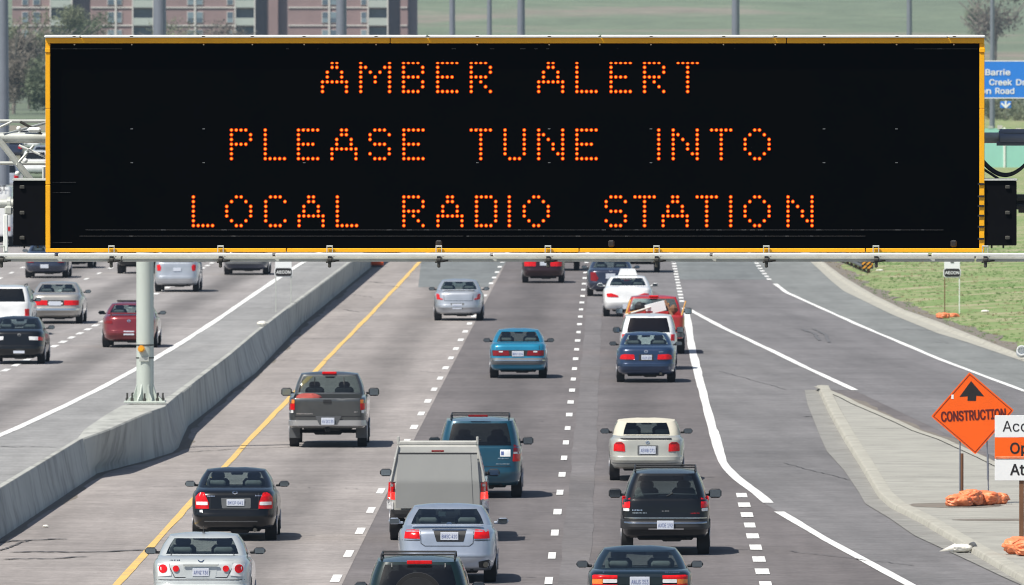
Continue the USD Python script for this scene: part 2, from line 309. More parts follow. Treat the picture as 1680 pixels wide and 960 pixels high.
L_barR = line_fn([(-60, 925), (0, 885), (160, 777), (237, 757), (283, 743), (293, 735), (301, 716), (309, 699), (349.5, 668), (380, 641), (420, 612), (495, 532), (580, 462), (607, 440), (618, 431)])
B_R = [(-60, 835, .9), (0, 802, .9), (135, 720, .9), (180, 704, 1.03), (237, 679, 1.1), (272, 667, 1.1), (278, 661, 1.05), (292, 649, .96), (380, 581, .92), (420, 547, .92), (465, 512, .9), (502, 485, .9), (560, 442, .9), (577, 429, .9)]
L_barRt = line_fn(B_R)
B_Y = np.array([ground(*q)[1] for q in B_R]); B_Z = np.array([q[2] for q in B_R]); bar_h = lambda y: np.interp(y, B_Y, B_Z)
L_barLt = line_fn([(-60, 826, .9), (0, 793, .9), (127, 719, .9), (180, 677, 1.08), (202, 663, 1.1), (230, 655, 1.1), (267, 649, 1.05), (283, 644, .97), (380, 573.5, .92), (420, 540, .92), (465, 505.5, .9), (502, 479, .9), (555, 440, .9), (570, 429, .9)])
L_thick = line_fn([(1262, 826), (1255, 820), (1232, 803), (1210, 787), (1190, 767), (1182, 750), (1174, 720), (1155, 652), (1144, 610), (1135, 570), (1127, 520), (1124, 506)], smooth='soft')
L_low = line_fn([(1272, 837), (1357, 887), (1490, 959)])
L_gore = line_fn([(1131, 509), (1190, 540), (1260, 573), (1305, 595), (1400, 640)])
L_outer = line_fn([(1240, 430), (1248, 442), (1262, 459), (1290, 480), (1405, 532), (1542, 590), (1680, 642)])
L_shortfar = line_fn([(1103, 428), (1111, 450), (1115, 470), (1118, 500)], smooth=1)
L_shortnear = line_fn([(1213, 796), (1221, 830), (1230, 863), (1238, 898), (1252, 940), (1256, 957)], smooth=1)
G_in = line_fn([(1330, 430), (1362, 460), (1384, 478), (1464, 517), (1537, 547), (1586, 562), (1680, 594)])
G_out = line_fn([(1347, 430), (1385, 458.5), (1436, 489), (1485, 513), (1539, 532), (1614, 562), (1680, 588)])
# the terrain: one sheet to the far hillside
def hill(x, y):
    t = np.clip((y - 1450) / 2300, 0, 1); u = np.clip((y - 2900) / 1500, 0, 1)
    return -.06 + 17 * t ** 1.6 + 34 * u ** 1.4 + np.where(y > 1500, 1.2 * (meshkit.fbm(np.stack([x / 190, y / 260, 0 * x], -1), 4) - .5), 0)
ys = np.concatenate([np.linspace(-200, 1400, 17), np.linspace(1450, 4600, 90)]); xs = np.concatenate([np.linspace(-2600, -420, 12), np.linspace(-400, 400, 81), np.linspace(420, 2600, 12)])
XX, YY = np.meshgrid(xs, ys); ZZ = hill(XX, YY); n = len(xs); f = []
for i in range(len(ys) - 1):
    a = np.arange(n - 1) + i * n; f.append(np.stack([a, a + 1, a + n + 1], 1)); f.append(np.stack([a, a + n + 1, a + n], 1))
tag(part(None, 'terrain', trimesh.Trimesh(np.stack([XX, YY, ZZ], -1).reshape(-1, 3), np.vstack(f), process=False), 'field', smooth=True), kind='structure')

YS = np.concatenate([np.arange(150, 700, 2.5), np.arange(700, 1500, 25)])
c2 = np.polyfit(YS[:180], L_d2(YS[:180]), 2)[::-1]; cl = np.polyfit(YS[:180], L_lA(YS[:180]), 2)[::-1]
c1 = np.polyfit(YS[:180], L_d1(YS[:180]), 2)[::-1]
cr = np.polyfit(YS[100:180], L_outer(YS[100:180]), 2)[::-1]
asphalt('asphalt_dark', (.142, .129, .128), c2, (-1.85, 1.75), dark=.3, w=1.2)
asphalt('asphalt_light', (.285, .260, .246), c1, (-1.75,), dark=.42, w=1.15)
asphalt('asphalt_left', (.275, .258, .25), cl, (-5.3, -1.75, 1.9), dark=.5, w=1.2)
asphalt('asphalt_shoulder', (.262, .261, .257), cl, (), dark=.1)
asphalt('asphalt_ramp', (.166, .160, .163), cr, (-1.9,), dark=.14, w=1.1)
asphalt('asphalt_seam', (.155, .145, .145), cr, (), dark=.1)
asphalt('asphalt_gore', (.162, .157, .158), cr, (), dark=.1)
asphalt('asphalt_grey', (.190, .199, .193), cr, (), dark=.1)
asphalt('asphalt_patch', (.165, .178, .178), c2, (), dark=.1)
road = thing('road', kind='structure')
far = lambda y: L_outer(y) + .3
part(road, 'asphalt', strip(lambda y: L_left(y) - 26, lambda y: np.full_like(y, 34) + 0.02 * y, YS, 0.0), 'asphalt_dark')
part(road, 'asphalt', strip(shift(L_barR, -.2), shift(L_d1, .16), YS, .004), 'asphalt_light', label='paler brownish asphalt of the left lane')
part(road, 'asphalt', strip(lambda y: L_left(y) - 25, lambda y: L_left(y) + .05, YS, .004), 'asphalt_left')
part(road, 'asphalt', strip(lambda y: L_left(y) + .05, shift(L_barR, -.2), YS, .0042), 'asphalt_shoulder')
YR = YS[(YS > 330) & (YS < 620)]
part(road, 'asphalt', strip(L_gore, lambda y: L_outer(y), YR, .004), 'asphalt_ramp')
part(road, 'asphalt', strip(L_outer, shift(G_in, .1), YR, .008), 'asphalt_grey', label='greyer asphalt of the ramp shoulder')
def gore_right(y): return np.where(y > depth(640.5), L_gore(y), I_gut0(y))
def gore_left(y): return np.where(y > depth(826), L_thick(y), L_low(y))
I_gut0 = line_fn([(1320, 640), (1325, 665), (1347, 720), (1357, 742), (1385, 773), (1410, 810), (1420, 828), (1460, 852), (1500, 880), (1580, 917), (1650, 950), (1700, 972)])
YG = np.concatenate([np.arange(244, depth(641), 1.0), [depth(640.6), depth(640.4)], np.arange(depth(640) + 1, depth(509), 2.0)])
part(road, 'asphalt', strip(gore_left, shift(gore_right, .05), YG, .0045), 'asphalt_gore')
def band(name, px, mat, z): part(road, name, flat(px_poly(px), z), mat)
band('asphalt_patch', [(691, 429), (831, 429), (801, 471.5), (686, 471.5)], 'asphalt_patch', .008)
band('asphalt_patch', [(1108, 429), (1240, 429), (1262, 459), (1116, 459)], 'asphalt_patch', .008)
# painted markings
def dash(fn, y, ln, w, mat='paint_white', name='lane_dash', z=.012):
    yy = np.linspace(y, y + ln, 4); rng = random.Random(int(y * 10)); w2 = w * rng.uniform(.88, 1.08)
    part(road, name, strip(lambda t: fn(t) - w2 / 2, lambda t: fn(t) + w2 / 2, yy, z), mat)
def dashes(fn, y0, y1, period, phase, ln, w):
    y = phase - period * math.floor((phase - y0) / period)
    while y < y1: dash(fn, y, ln, w); y += period
dashes(L_d1, 236, 640, 12.05, depth(950.5) - 1.6, 3.4, .17)
dashes(L_d2, 236, 640, 12.05, depth(953.7) - 1.6, 3.2, .16)
for u0, u1, c_ in ((.18, .75, 'asphalt_seam'),):   # the seam between two paving runs
    YQ = np.arange(240, 640, 2.0); wq = .12 * (meshkit.fbm(np.stack([YQ / 9, 0 * YQ, 0 * YQ + u0], -1), 3) - .5)
    part(road, 'paving_seam', strip(lambda y: L_d2(y) + u0 + wq, lambda y: L_d2(y) + u1 - wq, YQ, .0065), c_)
dashes(L_lA, 370, 640, 6.02, depth(561.5) - 1.4, 2.9, .2)
dashes(L_lB, 500, 640, 12.05, depth(458) - 1.6, 3.2, .16)
dashes(L_lC, 520, 640, 12.05, depth(448) - 1.6, 3.2, .16)
dashes(L_shortfar, depth(500), 640, 6.02, depth(470), 2.9, .19)
dashes(L_shortnear, 240, depth(806), 6.02, depth(880) - 1.5, 2.7, .25)
def solid(fn, y0, y1, w, mat, name='edge_line', z=.012):
    yy = np.arange(y0, y1, 2.0); k = np.arange(len(yy))
    wob = (meshkit.fbm(np.stack([yy / 7, yy * 0, yy * 0 + 3], -1), 3) - .5)
    part(road, name, strip(lambda t: fn(t) - w / 2 + .05 * wob, lambda t: fn(t) + w / 2 + .07 * wob[::-1], yy, z), mat)
solid(L_yellow, 235, 640, .15, 'paint_yellow')
solid(L_left, 300, 640, .22, 'paint_white')
solid(L_thick, depth(826), depth(505), .23, 'paint_white')
solid(L_low, 250, depth(837), .2, 'paint_white')
solid(L_gore, depth(641), depth(508.5), .2, 'paint_white', z=.015)
solid(L_outer, depth(643), depth(466), .17, 'paint_white')
dashes(lambda y: L_outer(y), depth(464), 640, 6.02, depth(455), 2.9, .18)
part(road, 'foot_shade', strip(shift(L_barR, -.05), lambda y: L_barR(y) + .12 + .5 * np.clip(meshkit.fbm(np.stack([y / 5, 0 * y, 0 * y + 4], -1), 4) - .42, 0, 1), np.arange(240, 640, .8), .0065), 'dirt')  # dark strip painted in where only the shadow at the barrier foot lies
# cracks, tar lines and skid marks
rng = np.random.default_rng(5)
def crack(px, w, mat='tar', name='crack', z=.019):
    P = np.array([ground(a, b)[:2] for a, b in px]); d = np.linspace(0, 1, 24); s = np.linspace(0, 1, len(P))
    Q = np.stack([np.interp(d, s, P[:, 0]), np.interp(d, s, P[:, 1])], 1); Q[:, 1] += np.cumsum(rng.normal(0, .12, len(Q))); Q[:, 0] += rng.normal(0, .02, len(Q))
    part(road, name, flat(LineString(Q).buffer(w * .38, cap_style=2), z), mat)
for px, w in [([(302, 742), (480, 733)], .10), ([(-5, 733), (93, 736)], .14), ([(252, 597), (346, 598)], .06), ([(0, 890), (110, 884)], .22), ([(20, 907), (238, 905)], .28), ([(10, 919), (140, 915)], .2),
              ([(443, 592), (545, 592)], .09), ([(600, 463), (632, 465)], .10), ([(625, 469), (660, 472)], .08), ([(598, 535), (730, 533)], .05), ([(490, 557), (540, 556)], .06), ([(1316, 684), (1358, 686)], .12),
              ([(1480, 540), (1548, 543)], .09), ([(1525, 563), (1570, 566)], .06), ([(1020, 552), (1165, 560)], .03), ([(575, 484), (610, 489)], .06), ([(560, 508), (590, 512)], .06),
              ([(0, 905), (45, 889)], .08), ([(395, 858), (690, 862)], .04), ([(690, 610), (745, 612)], .05)]:
    crack(px, w)
for px, w in [([(820, 690), (895, 693)], .04), ([(1130, 905), (1215, 908)], .04), ([(955, 700), (1010, 698)], .03), ([(1285, 760), (1395, 790)], .04), ([(1180, 610), (1290, 640)], .03), ([(1300, 905), (1500, 930)], .05), ([(250, 800), (330, 797)], .05), ([(470, 800), (600, 803)], .04)]:
    crack(px, w)
for px in [[(1316, 541), (1336, 548), (1346, 560)], [(1334, 540), (1352, 548), (1360, 562)]]:
    crack(px, .15, 'skid', 'skid_mark')
# the verge beyond the gutter
def verge_z(x, y): return np.clip((x - G_out(y)) * .05, 0, .6) + .085
yv = np.concatenate([np.arange(330, 640, 3.0), np.arange(640, 1400, 20)]); tv = np.concatenate([np.linspace(0, 1, 12) ** 1.5 * 12, np.linspace(14, 150, 14)])
VX = np.array([G_out(y) + tv for y in yv]); VY = np.repeat(yv[:, None], len(tv), 1)
VZ = verge_z(VX, VY) + .08 * (meshkit.fbm(np.stack([VX / 1.5, VY / 4, 0 * VX], -1), 4) - .5) * np.clip((VX - G_out(VY)) / 1.2, 0, 1)
n = len(tv); f = []
for i in range(len(yv) - 1):
    a = np.arange(n - 1) + i * n; f.append(np.stack([a, a + 1, a + n + 1], 1)); f.append(np.stack([a, a + n + 1, a + n], 1))
tag(part(None, 'grass_verge', trimesh.Trimesh(np.stack([VX, VY, VZ], -1).reshape(-1, 3), np.vstack(f), process=False), 'grass', smooth=True), kind='structure')
# grass tufts on it
def tuft(seed, mat):
    r = np.random.default_rng(seed); V, Fc = [], []
    for k in range(16):
        a = r.uniform(0, 6.28); b = r.uniform(0, .12); h = r.uniform(.06, .16); p = np.array([b * math.cos(a), b * math.sin(a), 0]); w = .012; d = np.array([-math.sin(a), math.cos(a), 0]) * w
        o = np.array([math.cos(a), math.sin(a), 0]) * h * r.uniform(.2, .7)
        i = len(V); V += [p - d, p + d, p + o + [0, 0, h]]; Fc += [[i, i + 1, i + 2]]
    return np.array(V), np.array(Fc), mat
def scatter(name, protos, pos, ang, scl, idx, label, cat):
    pi = UsdGeom.PointInstancer.Define(stage, '/World/' + name); rel = pi.CreatePrototypesRel()
    for k, (v, f, mat) in enumerate(protos):
        m = usdkit.mesh(stage, f'/World/{name}/tuft_{k + 1:03d}' if k else f'/World/{name}/tuft', (v, f), LOOK[mat]); rel.AddTarget(m.GetPath())
    pi.CreatePositionsAttr(Vt.Vec3fArray.FromNumpy(pos.astype(np.float32))); pi.CreateProtoIndicesAttr(Vt.IntArray.FromNumpy(idx.astype(np.int32)))
    q = np.zeros((len(pos), 4)); q[:, 0] = np.cos(ang / 2); q[:, 3] = np.sin(ang / 2)
    pi.CreateOrientationsAttr(Vt.QuathArray([Gf.Quath(float(a), 0, 0, float(d)) for a, _, _, d in q]))
    pi.CreateScalesAttr(Vt.Vec3fArray.FromNumpy(np.repeat(scl[:, None], 3, 1).astype(np.float32)))
    tag(pi.GetPrim(), label, cat, kind='stuff')
N = 6500; gy = rng.uniform(400, 640, N); gx = G_out(gy) + rng.uniform(.25, 1, N) * rng.uniform(0, 1, N) * 17
dry = meshkit.fbm(np.stack([gx / 2.2, gy / 9, 0 * gx + 7], -1), 4)
keep = (dry < .60) | (rng.uniform(0, 1, N) < .5); gx, gy, dry = gx[keep], gy[keep], dry[keep]
idx = np.where(dry > .56, 2 + rng.integers(0, 2, len(gx)), rng.integers(0, 2, len(gx)))
scatter('grass', [tuft(1, 'grass_blade'), tuft(2, 'grass_blade'), tuft(3, 'grass_dry'), tuft(4, 'grass_dry')], np.stack([gx, gy, verge_z(gx, gy) - .01], 1), rng.uniform(0, 6.28, len(gx)), rng.uniform(.3, .7, len(gx)), idx, 'short green grass with dry tan patches on the verge', 'grass')
# concrete gutter along the ramp, in slabs
gut = thing('concrete_gutter', kind='structure')
yy = depth(600)
while yy < 640:
    y1 = yy + 9.0; t = np.linspace(yy, y1 - .05, 5)
    A, B = G_in(t), G_out(t) + .04; V, Fc = [], []
    prof = [(0, .016), (.55, .02), (.7, .09), (1.0, .10), (1.0, .0)]
    for i in range(len(t)):
        V += [[A[i] + (B[i] - A[i]) * a, t[i], z] for a, z in prof]
    m = len(prof)
    for i in range(len(t) - 1):
        for k in range(m - 1): q = [i * m + k, i * m + k + 1, (i + 1) * m + k + 1, (i + 1) * m + k]; Fc += [[q[0], q[1], q[2]], [q[0], q[2], q[3]]]
    part(gut, 'gutter_slab', trimesh.Trimesh(V, Fc, process=False), 'concrete_kerb'); yy = y1
# the dirt margin between gutter and grass
dm = strip(lambda y: G_out(y) - .01, lambda y: G_out(y) + .75 + 2.4 * (meshkit.fbm(np.stack([y / 16, 0 * y, 0 * y], -1), 3) - .35), np.arange(400, 640, 1.5), .10); dm.vertices[len(dm.vertices) // 2:, 2] = .125; part(gut, 'dirt_margin', dm, 'dirt')

# the gore island
I_gut = line_fn([(1320, 640), (1325, 665), (1347, 720), (1357, 742), (1385, 773), (1410, 810), (1420, 828), (1460, 852), (1500, 880), (1580, 917), (1650, 950), (1700, 972)])
I_kin = line_fn([(1341, 640), (1346, 651), (1360, 681), (1382, 721), (1410, 766), (1440, 817), (1460, 835), (1510, 860), (1560, 890), (1610, 919), (1670, 955), (1710, 978)])
I_kout = shift(I_kin, .30)
I_right = line_fn([(1362, 640), (1384, 648), (1410, 662), (1472, 688), (1510, 706), (1552, 720), (1620, 751), (1690, 786), (1760, 822), (1860, 870), (1980, 930)], z=.13)
isl = thing('concrete_island', kind='structure')
IY = np.arange(depth(985), depth(641), 1.0); y0 = IY[0]
while y0 < IY[-1] - 1:
    y1 = min(y0 + 4.5, IY[-1]); t = np.linspace(y0, y1 - .03, 5)
    part(isl, 'gutter_slab', strip(I_gut, shift(I_kin, .03), t, .02), 'concrete_gutter')
    V, Fc = [], []
    for v in t:
        a, b = float(I_kin(v)), float(I_kout(v)); V += [[a, v, 0], [a + .03, v, .11], [a + .07, v, .14], [b, v, .14], [b + .02, v, .1]]
    for i in range(len(t) - 1):
        for k in range(4): q = [i * 5 + k, i * 5 + k + 1, i * 5 + k + 6, i * 5 + k + 5]; Fc += [[q[0], q[1], q[2]], [q[0], q[2], q[3]]]
    part(isl, 'kerb_stone', trimesh.Trimesh(V, Fc, process=False), 'concrete_kerb', smooth=50); y0 = y1
end_y = IY[-1]; a, b = float(I_kin(end_y)), float(I_kout(end_y)); nose = shapely.affinity.scale(Point((a + b) / 2, end_y).buffer(.17, 16), 1.0, 5.0)
nm = trimesh.creation.extrude_polygon(nose, .135, engine='earcut'); part(isl, 'kerb_nose', nm, 'concrete_kerb')
y0 = IY[0]
for i, w in enumerate([11, 5, 14, 8, 19, 7, 24, 13, 40, 60]):
    y1 = min(y0 + w, IY[-1] - .2)
    if y1 - y0 < .5: break
    t = np.linspace(y0, y1 - .07, 8); part(isl, 'concrete_slab', strip(shift(I_kout, .015), shift(I_right, -.22), t, .118), 'concrete_pale')
    part(isl, 'kerb_stone', cat_([strip(shift(I_right, -.2), I_right, t, .128), trimesh.Trimesh(np.vstack([np.column_stack([I_right(t), t, 0 * t + .128]), np.column_stack([I_right(t) + .05, t, 0 * t])]), [x for k in range(7) for x in ([k, 8 + k, 9 + k], [k, 9 + k, k + 1])], process=False)]), 'concrete_kerb')
    y0 = y1
part(isl, 'joint_filler', strip(shift(I_kout, .01), shift(I_right, -.1), np.linspace(IY[0], IY[-1], 40), .10), 'joint_dark')
part(isl, 'dirt_margin', strip(shift(I_right, .03), lambda y: I_right(y) + .15 + .45 * meshkit.fbm(np.stack([y / 5, 0 * y, 0 * y + 2], -1), 3), np.arange(250, depth(645), 1.2), .013), 'dirt')
for c, r in (((1568, 829), (1.0, 1.6)), ((1440, 836), (.25, 1.6)), ((1660, 853), (1.2, .7))):
    p = ground(*c, .12); e = Point(0, 0).buffer(1, 20); q = np.array(e.exterior.coords); q = q * (1 + .35 * (meshkit.fbm(np.column_stack([q * 1.7, 0 * q[:, 0]]), 3, 11) - .5))[:, None] * r + p[:2]
    if c[0] != 1440: part(isl, 'dirt_stain', flat(Polygon(q), .123), 'dirt')

# ------------------------------------------------------------------ the concrete barrier, segment by segment
bar = thing('concrete_barrier', 'tall grey concrete median barrier that bulges out around the big post', 'barrier')
y0, HB = 235.0, .9
while y0 < 660:
    y1 = y0 + 7.5; t = np.unique(np.concatenate([np.linspace(y0 + .035, y1, 12)]))
    V, Fc = [], []
    for v in t:
        HB = float(bar_h(v)); rb, rt, lt = float(L_barR(v)), float(L_barRt(v)), float(L_barLt(v)); lt = min(lt, rt - .16); mid = rt + (rb - rt) * .55
        V += [[lt - .12, v, 0], [lt, v, HB - .03], [lt + .03, v, HB], [rt - .03, v, HB], [rt, v, HB - .03], [mid, v, .36], [rb - .02, v, .16], [rb, v, 0]]
    m = 8
    for i in range(len(t) - 1):
        for k in range(m - 1): q = [i * m + k, i * m + k + 1, (i + 1) * m + k + 1, (i + 1) * m + k]; Fc += [[q[0], q[2], q[1]], [q[0], q[3], q[2]]]
    for k in range(1, m - 1): Fc += [[0, k, k + 1], [(len(t) - 1) * m, (len(t) - 1) * m + k + 1, (len(t) - 1) * m + k]]
    tm = trimesh.Trimesh(V, Fc, process=False)
    if tm.face_normals[np.argmax(tm.area_faces)][2] < 0 and False: tm.invert()
    tm.fix_normals(); part(bar, 'barrier_segment', tm, 'concrete_barrier', smooth=40); y0 = y1

# ------------------------------------------------------------------ the big post on the barrier
pb = ground(238, 661, 1.1); P0 = thing('sign_post', 'tall thick pale grey steel post standing on the concrete barrier', 'post', (pb[0], pb[1], 1.1))
part(P0, 'shaft', trimesh.creation.cylinder(radius=.21, height=8.4, sections=40, transform=trimesh.transformations.translation_matrix((0, 0, 4.25))), 'post_grey', smooth=30)
part(P0, 'base_plate', rbox(1.0, 1.0, .05, (.0, 0, .027), .01), 'post_grey')
for k in range(8):
    a = k * math.pi / 4 + .39; tri = Polygon([(0, 0), (.25, 0), (.24, .04), (.08, .18), (.02, .38), (0, .40)]); g = prism(tri, .03, -.015); g.apply_translation((.2, 0, .05)); g.apply_transform(trimesh.transformations.rotation_matrix(a, (0, 0, 1)))
    part(P0, 'gusset', g, 'post_grey')
for k in range(8):
    a = k * math.pi / 4; part(P0, 'anchor_bolt', cat_([tube((.43 * math.cos(a), .43 * math.sin(a), .04), (.43 * math.cos(a), .43 * math.sin(a), .24), .022, 8), tube((.43 * math.cos(a), .43 * math.sin(a), .05), (.43 * math.cos(a), .43 * math.sin(a), .12), .04, 6)]), 'steel_dark')
zt = lambda py: H - (py - HZ) * pb[1] / F - 1.1
for py in (566, 587): part(P0, 'strap', trimesh.creation.annulus(.211, .219, .03, sections=32, transform=trimesh.transformations.translation_matrix((0, 0, zt(py)))), 'steel_dark')
q = trimesh.creation.cylinder(radius=.085, height=.12, sections=20, transform=trimesh.transformations.rotation_matrix(math.pi / 2, (1, 0, 0))); q.apply_translation((-.085, -.24, zt(572))); part(P0, 'yellow_cap', q, 'marker_yellow', smooth=40)
q = trimesh.creation.cylinder(radius=.05, height=.04, sections=16, transform=trimesh.transformations.rotation_matrix(math.pi / 2, (1, 0, 0))); q.apply_translation((-.085, -.31, zt(572))); part(P0, 'yellow_knob', q, 'frame_yellow')
part(P0, 'tag_plate', rbox(.24, .02, .11, (-.02, -.225, zt(589)), .006), 'galvanised')

# ------------------------------------------------------------------ the message sign
YM = 196.0; SM = F / YM; B0 = at(840, 414.5, YM)
sx = lambda px: (at(px, 414.5, YM) - B0)[0]
sz = lambda py: (at(840, py, YM) - B0)[2]
sign = thing('message_sign', 'wide black electronic message sign in a yellow frame reading AMBER ALERT in lit orange dots', 'message sign', B0)
def xbox(x0, x1, y0, y1, z0, z1, r=.0):
    f_ = rbox if r else (lambda a, b, c, d, e=0: box(a, b, c, d))
    return f_(x1 - x0, y1 - y0, z1 - z0, ((x0 + x1) / 2, (y0 + y1) / 2, (z0 + z1) / 2), r)
xl, xr, zt_, zb = sx(75), sx(1615), sz(62.5), sz(414)
part(sign, 'housing', xbox(xl + .01, xr - .01, .12, 1.05, zb + .01, zt_ - .0), 'cabinet_black')
part(sign, 'face_panel', xbox(sx(83.5), sx(1606), .10, .118, zb + .05, sz(72)), 'face_black')
for x0, x1, n in ((75, 640, 0), (641, 1290, 1), (1291, 1615, 2)):
    part(sign, 'frame_top', xbox(sx(x0), sx(x1) - .004, -.03, .14, sz(71), sz(62.3), .006), 'frame_yellow')
for x0, x1 in ((75, 470), (471, 950), (951, 1420), (1421, 1615)):
    part(sign, 'frame_bottom', xbox(sx(x0), sx(x1) - .004, -.03, .14, sz(414), sz(407.5), .006), 'frame_yellow')
for k, (ya, yb) in enumerate(((71.2, 85.5), (86, 178), (178.4, 303), (303.4, 407.2))):
    part(sign, 'frame_side', xbox(sx(75), sx(82.5), -.03, .14, sz(yb), sz(ya), .006), 'frame_yellow')
    part(sign, 'frame_side', xbox(sx(1607), sx(1615), -.03, .14, sz(yb), sz(ya), .006), 'frame_yellow')
part(sign, 'frame_clip', xbox(sx(75) - .006, sx(82.5), -.045, .0, sz(86), sz(79), .004), 'frame_yellow')
part(sign, 'frame_clip', xbox(sx(1606.5), sx(1615) + .006, -.045, .0, sz(86), sz(79), .004), 'frame_yellow')
for py in (302, 322, 338, 354, 372, 392):
    part(sign, 'side_hinge', xbox(sx(1604), sx(1614.5), -.05, -.031, sz(py + 1.6), sz(py - 1.6)), 'trim_black')
for x0, x1 in ((73, 132), (133.5, 700), (701.5, 985), (986.5, 1269), (1270.5, 1554), (1555.5, 1616)):
    part(sign, 'roof_flashing', xbox(sx(x0), sx(x1), -.09, 1.1, sz(62.2), sz(57.6), .015), 'rail_white')
for px in (122, 216, 334, 414, 499, 617, 702, 783, 901, 984, 1068, 1187, 1272, 1352, 1471, 1565):
    part(sign, 'flashing_clip', xbox(sx(px) - .02, sx(px) + .02, -.1, -.085, sz(60.2), sz(58.8)), 'steel_dark')
    b = trimesh.creation.icosphere(1, .011); b.apply_translation((sx(px), .09, sz(73.2))); part(sign, 'face_bolt', b, 'rail_white')
    if px in (216, 334, 499, 783, 901, 1068, 1352, 1471):
        for py in (211.5, 267):
            b = box(.035, .02, .014, (sx(px), .098, sz(py))); part(sign, 'face_bolt', b, 'trim_grey')
for py, x0, x1 in ((377.5, 140, 700), (377.5, 704, 985), (377.5, 1003, 1548), (387.6, 130, 760), (387.6, 765, 1420), (80.3, 84, 200), (80.3, 1500, 1604), (299.3, 86, 124), (316, 86, 115), (398, 86, 118)):
    part(sign, 'face_ledge', xbox(sx(x0), sx(x1), .085, .102, sz(py) - .004, sz(py) + .004), 'trim_black')
rs = random.Random(3)
for k in range(46):   # scuffs where paint has chipped off the ledges
    py, x0, x1 = rs.choice([(377.5, 140, 1540), (387.6, 135, 1410), (80.3, 90, 1600), (377.5, 140, 1540)]); px = rs.uniform(x0, x1)
    part(sign, 'scuff', xbox(sx(px), sx(px + rs.uniform(1.5, 9)), .078, .084, sz(py) - .003, sz(py) + .0035), 'trim_grey')
for px in (720, 1565, 1003):
    part(sign, 'cable_gland', rbox(.09, .05, .1, (sx(px), .09, sz(400)), .02), 'trim_black')
GLYPH = {'A': ['001100', '001100', '010010', '010010', '111111', '100001', '100001'], 'M': ['1000001', '1100011', '1010101', '1001001', '1001001', '1000001', '1000001'],
         'B': ['11110', '10001', '10001', '11110', '10001', '10001', '11110'], 'E': ['11111', '10000', '10000', '11110', '10000', '10000', '11111'],
         'R': ['11110', '10001', '10001', '11110', '10100', '10010', '10001'], 'L': ['10000'] * 6 + ['11111'], 'T': ['11111'] + ['00100'] * 6,
         'P': ['11110', '10001', '10001', '11110', '10000', '10000', '10000'], 'S': ['01110', '10001', '10000', '01110', '00001', '10001', '01110'],
         'U': ['10001'] * 6 + ['01110'], 'N': ['100001', '110001', '101001', '100101', '100101', '100011', '100001'], 'I': ['1'] * 7,
         'O': ['001100', '010010', '100001', '100001', '100001', '010010', '001100'], 'D': ['11110'] + ['10001'] * 5 + ['11110'], 'C': ['01110', '10001', '10000', '10000', '10000', '10001', '01110']}
ROWS = [([103.6, 110.6, 118.6, 126.5, 134.5, 142.5, 150.3], 'A529 M591.8 B662 E718 R773 A883.8 L946.5 E1002.5 R1057.5 T1112.5'),
        ([213.5, 221.2, 229, 236.8, 244.6, 252.5, 260.5], 'P379.5 L435 E489.5 A544.5 S607 E662.5 T773 U828.5 N883.8 E946.5 I1080.8 N1104.5 T1167.5 O1222.5'),
        ([323.3, 331, 339, 346.8, 354.6, 362.5, 370.4], 'L317 O371.8 C435.8 A490.5 L553.3 R662.5 A718.5 D781.8 I835.5 O860 S994.5 T1041.8 A1088 T1143.8 I1199 O1222.5 N1293')]
def disc(r, c, th, n=10):
    m = trimesh.creation.cylinder(radius=r, height=th, sections=n, transform=trimesh.transformations.rotation_matrix(math.pi / 2, (1, 0, 0))); m.apply_translation(c); return m
for rows, letters in ROWS:
    for w in letters.split():
        x0, rim, core = float(w[1:]), [], []
        for r_, line in enumerate(GLYPH[w[0]]):
            for c_, on in enumerate(line):
                if on == '1':
                    p = (sx(x0 + 7.88 * c_), 0, sz(rows[r_])); k = .62 if (r_ == 0 and rows[0] < 110) else 1.0
                    d = disc(.0275, (0, .092, 0), .012, 12); d.apply_scale((1, 1, k)); d.apply_translation(p); rim.append(d)  # outer disc imitates the bloom around the lamp
                    d = disc(.0165, (0, .082, 0), .012, 9); d.apply_scale((1, 1, k)); d.apply_translation(p); core.append(d)
        lt = part(sign, 'lit_letter', cat_(rim), 'lamp_bloom', label='lit orange dot-matrix letter ' + w[0], kind='stuff')
        part(lt, 'lamp_core', cat_(core), 'lamp_core', kind='stuff')
for s_, x0, x1 in ((-1, 21.5, 74.5), (1, 1615.5, 1668)):
    cb = part(sign, 'side_cabinet', xbox(sx(x0), sx(x1), .0, .7, sz(403), sz(297), .012), 'cabinet_black')
    part(cb, 'cabinet_cap', xbox(sx(x0) - .01, sx(x1) + .01, -.03, .72, sz(296.8), sz(293.5), .006), 'galvanised')
    for py in (307, 349, 390): part(cb, 'latch', rbox(.07, .03, .05, (sx(x0 + 15 if s_ < 0 else x1 - 15), -.015, sz(py)), .01), 'steel_dark')
    for dx in (18, 40) if s_ < 0 else (12, 31): part(cb, 'drain_pipe', tube((sx(x0 + dx), .1, sz(403)), (sx(x0 + dx), .1, sz(407.5)), .012, 6), 'steel_dark')

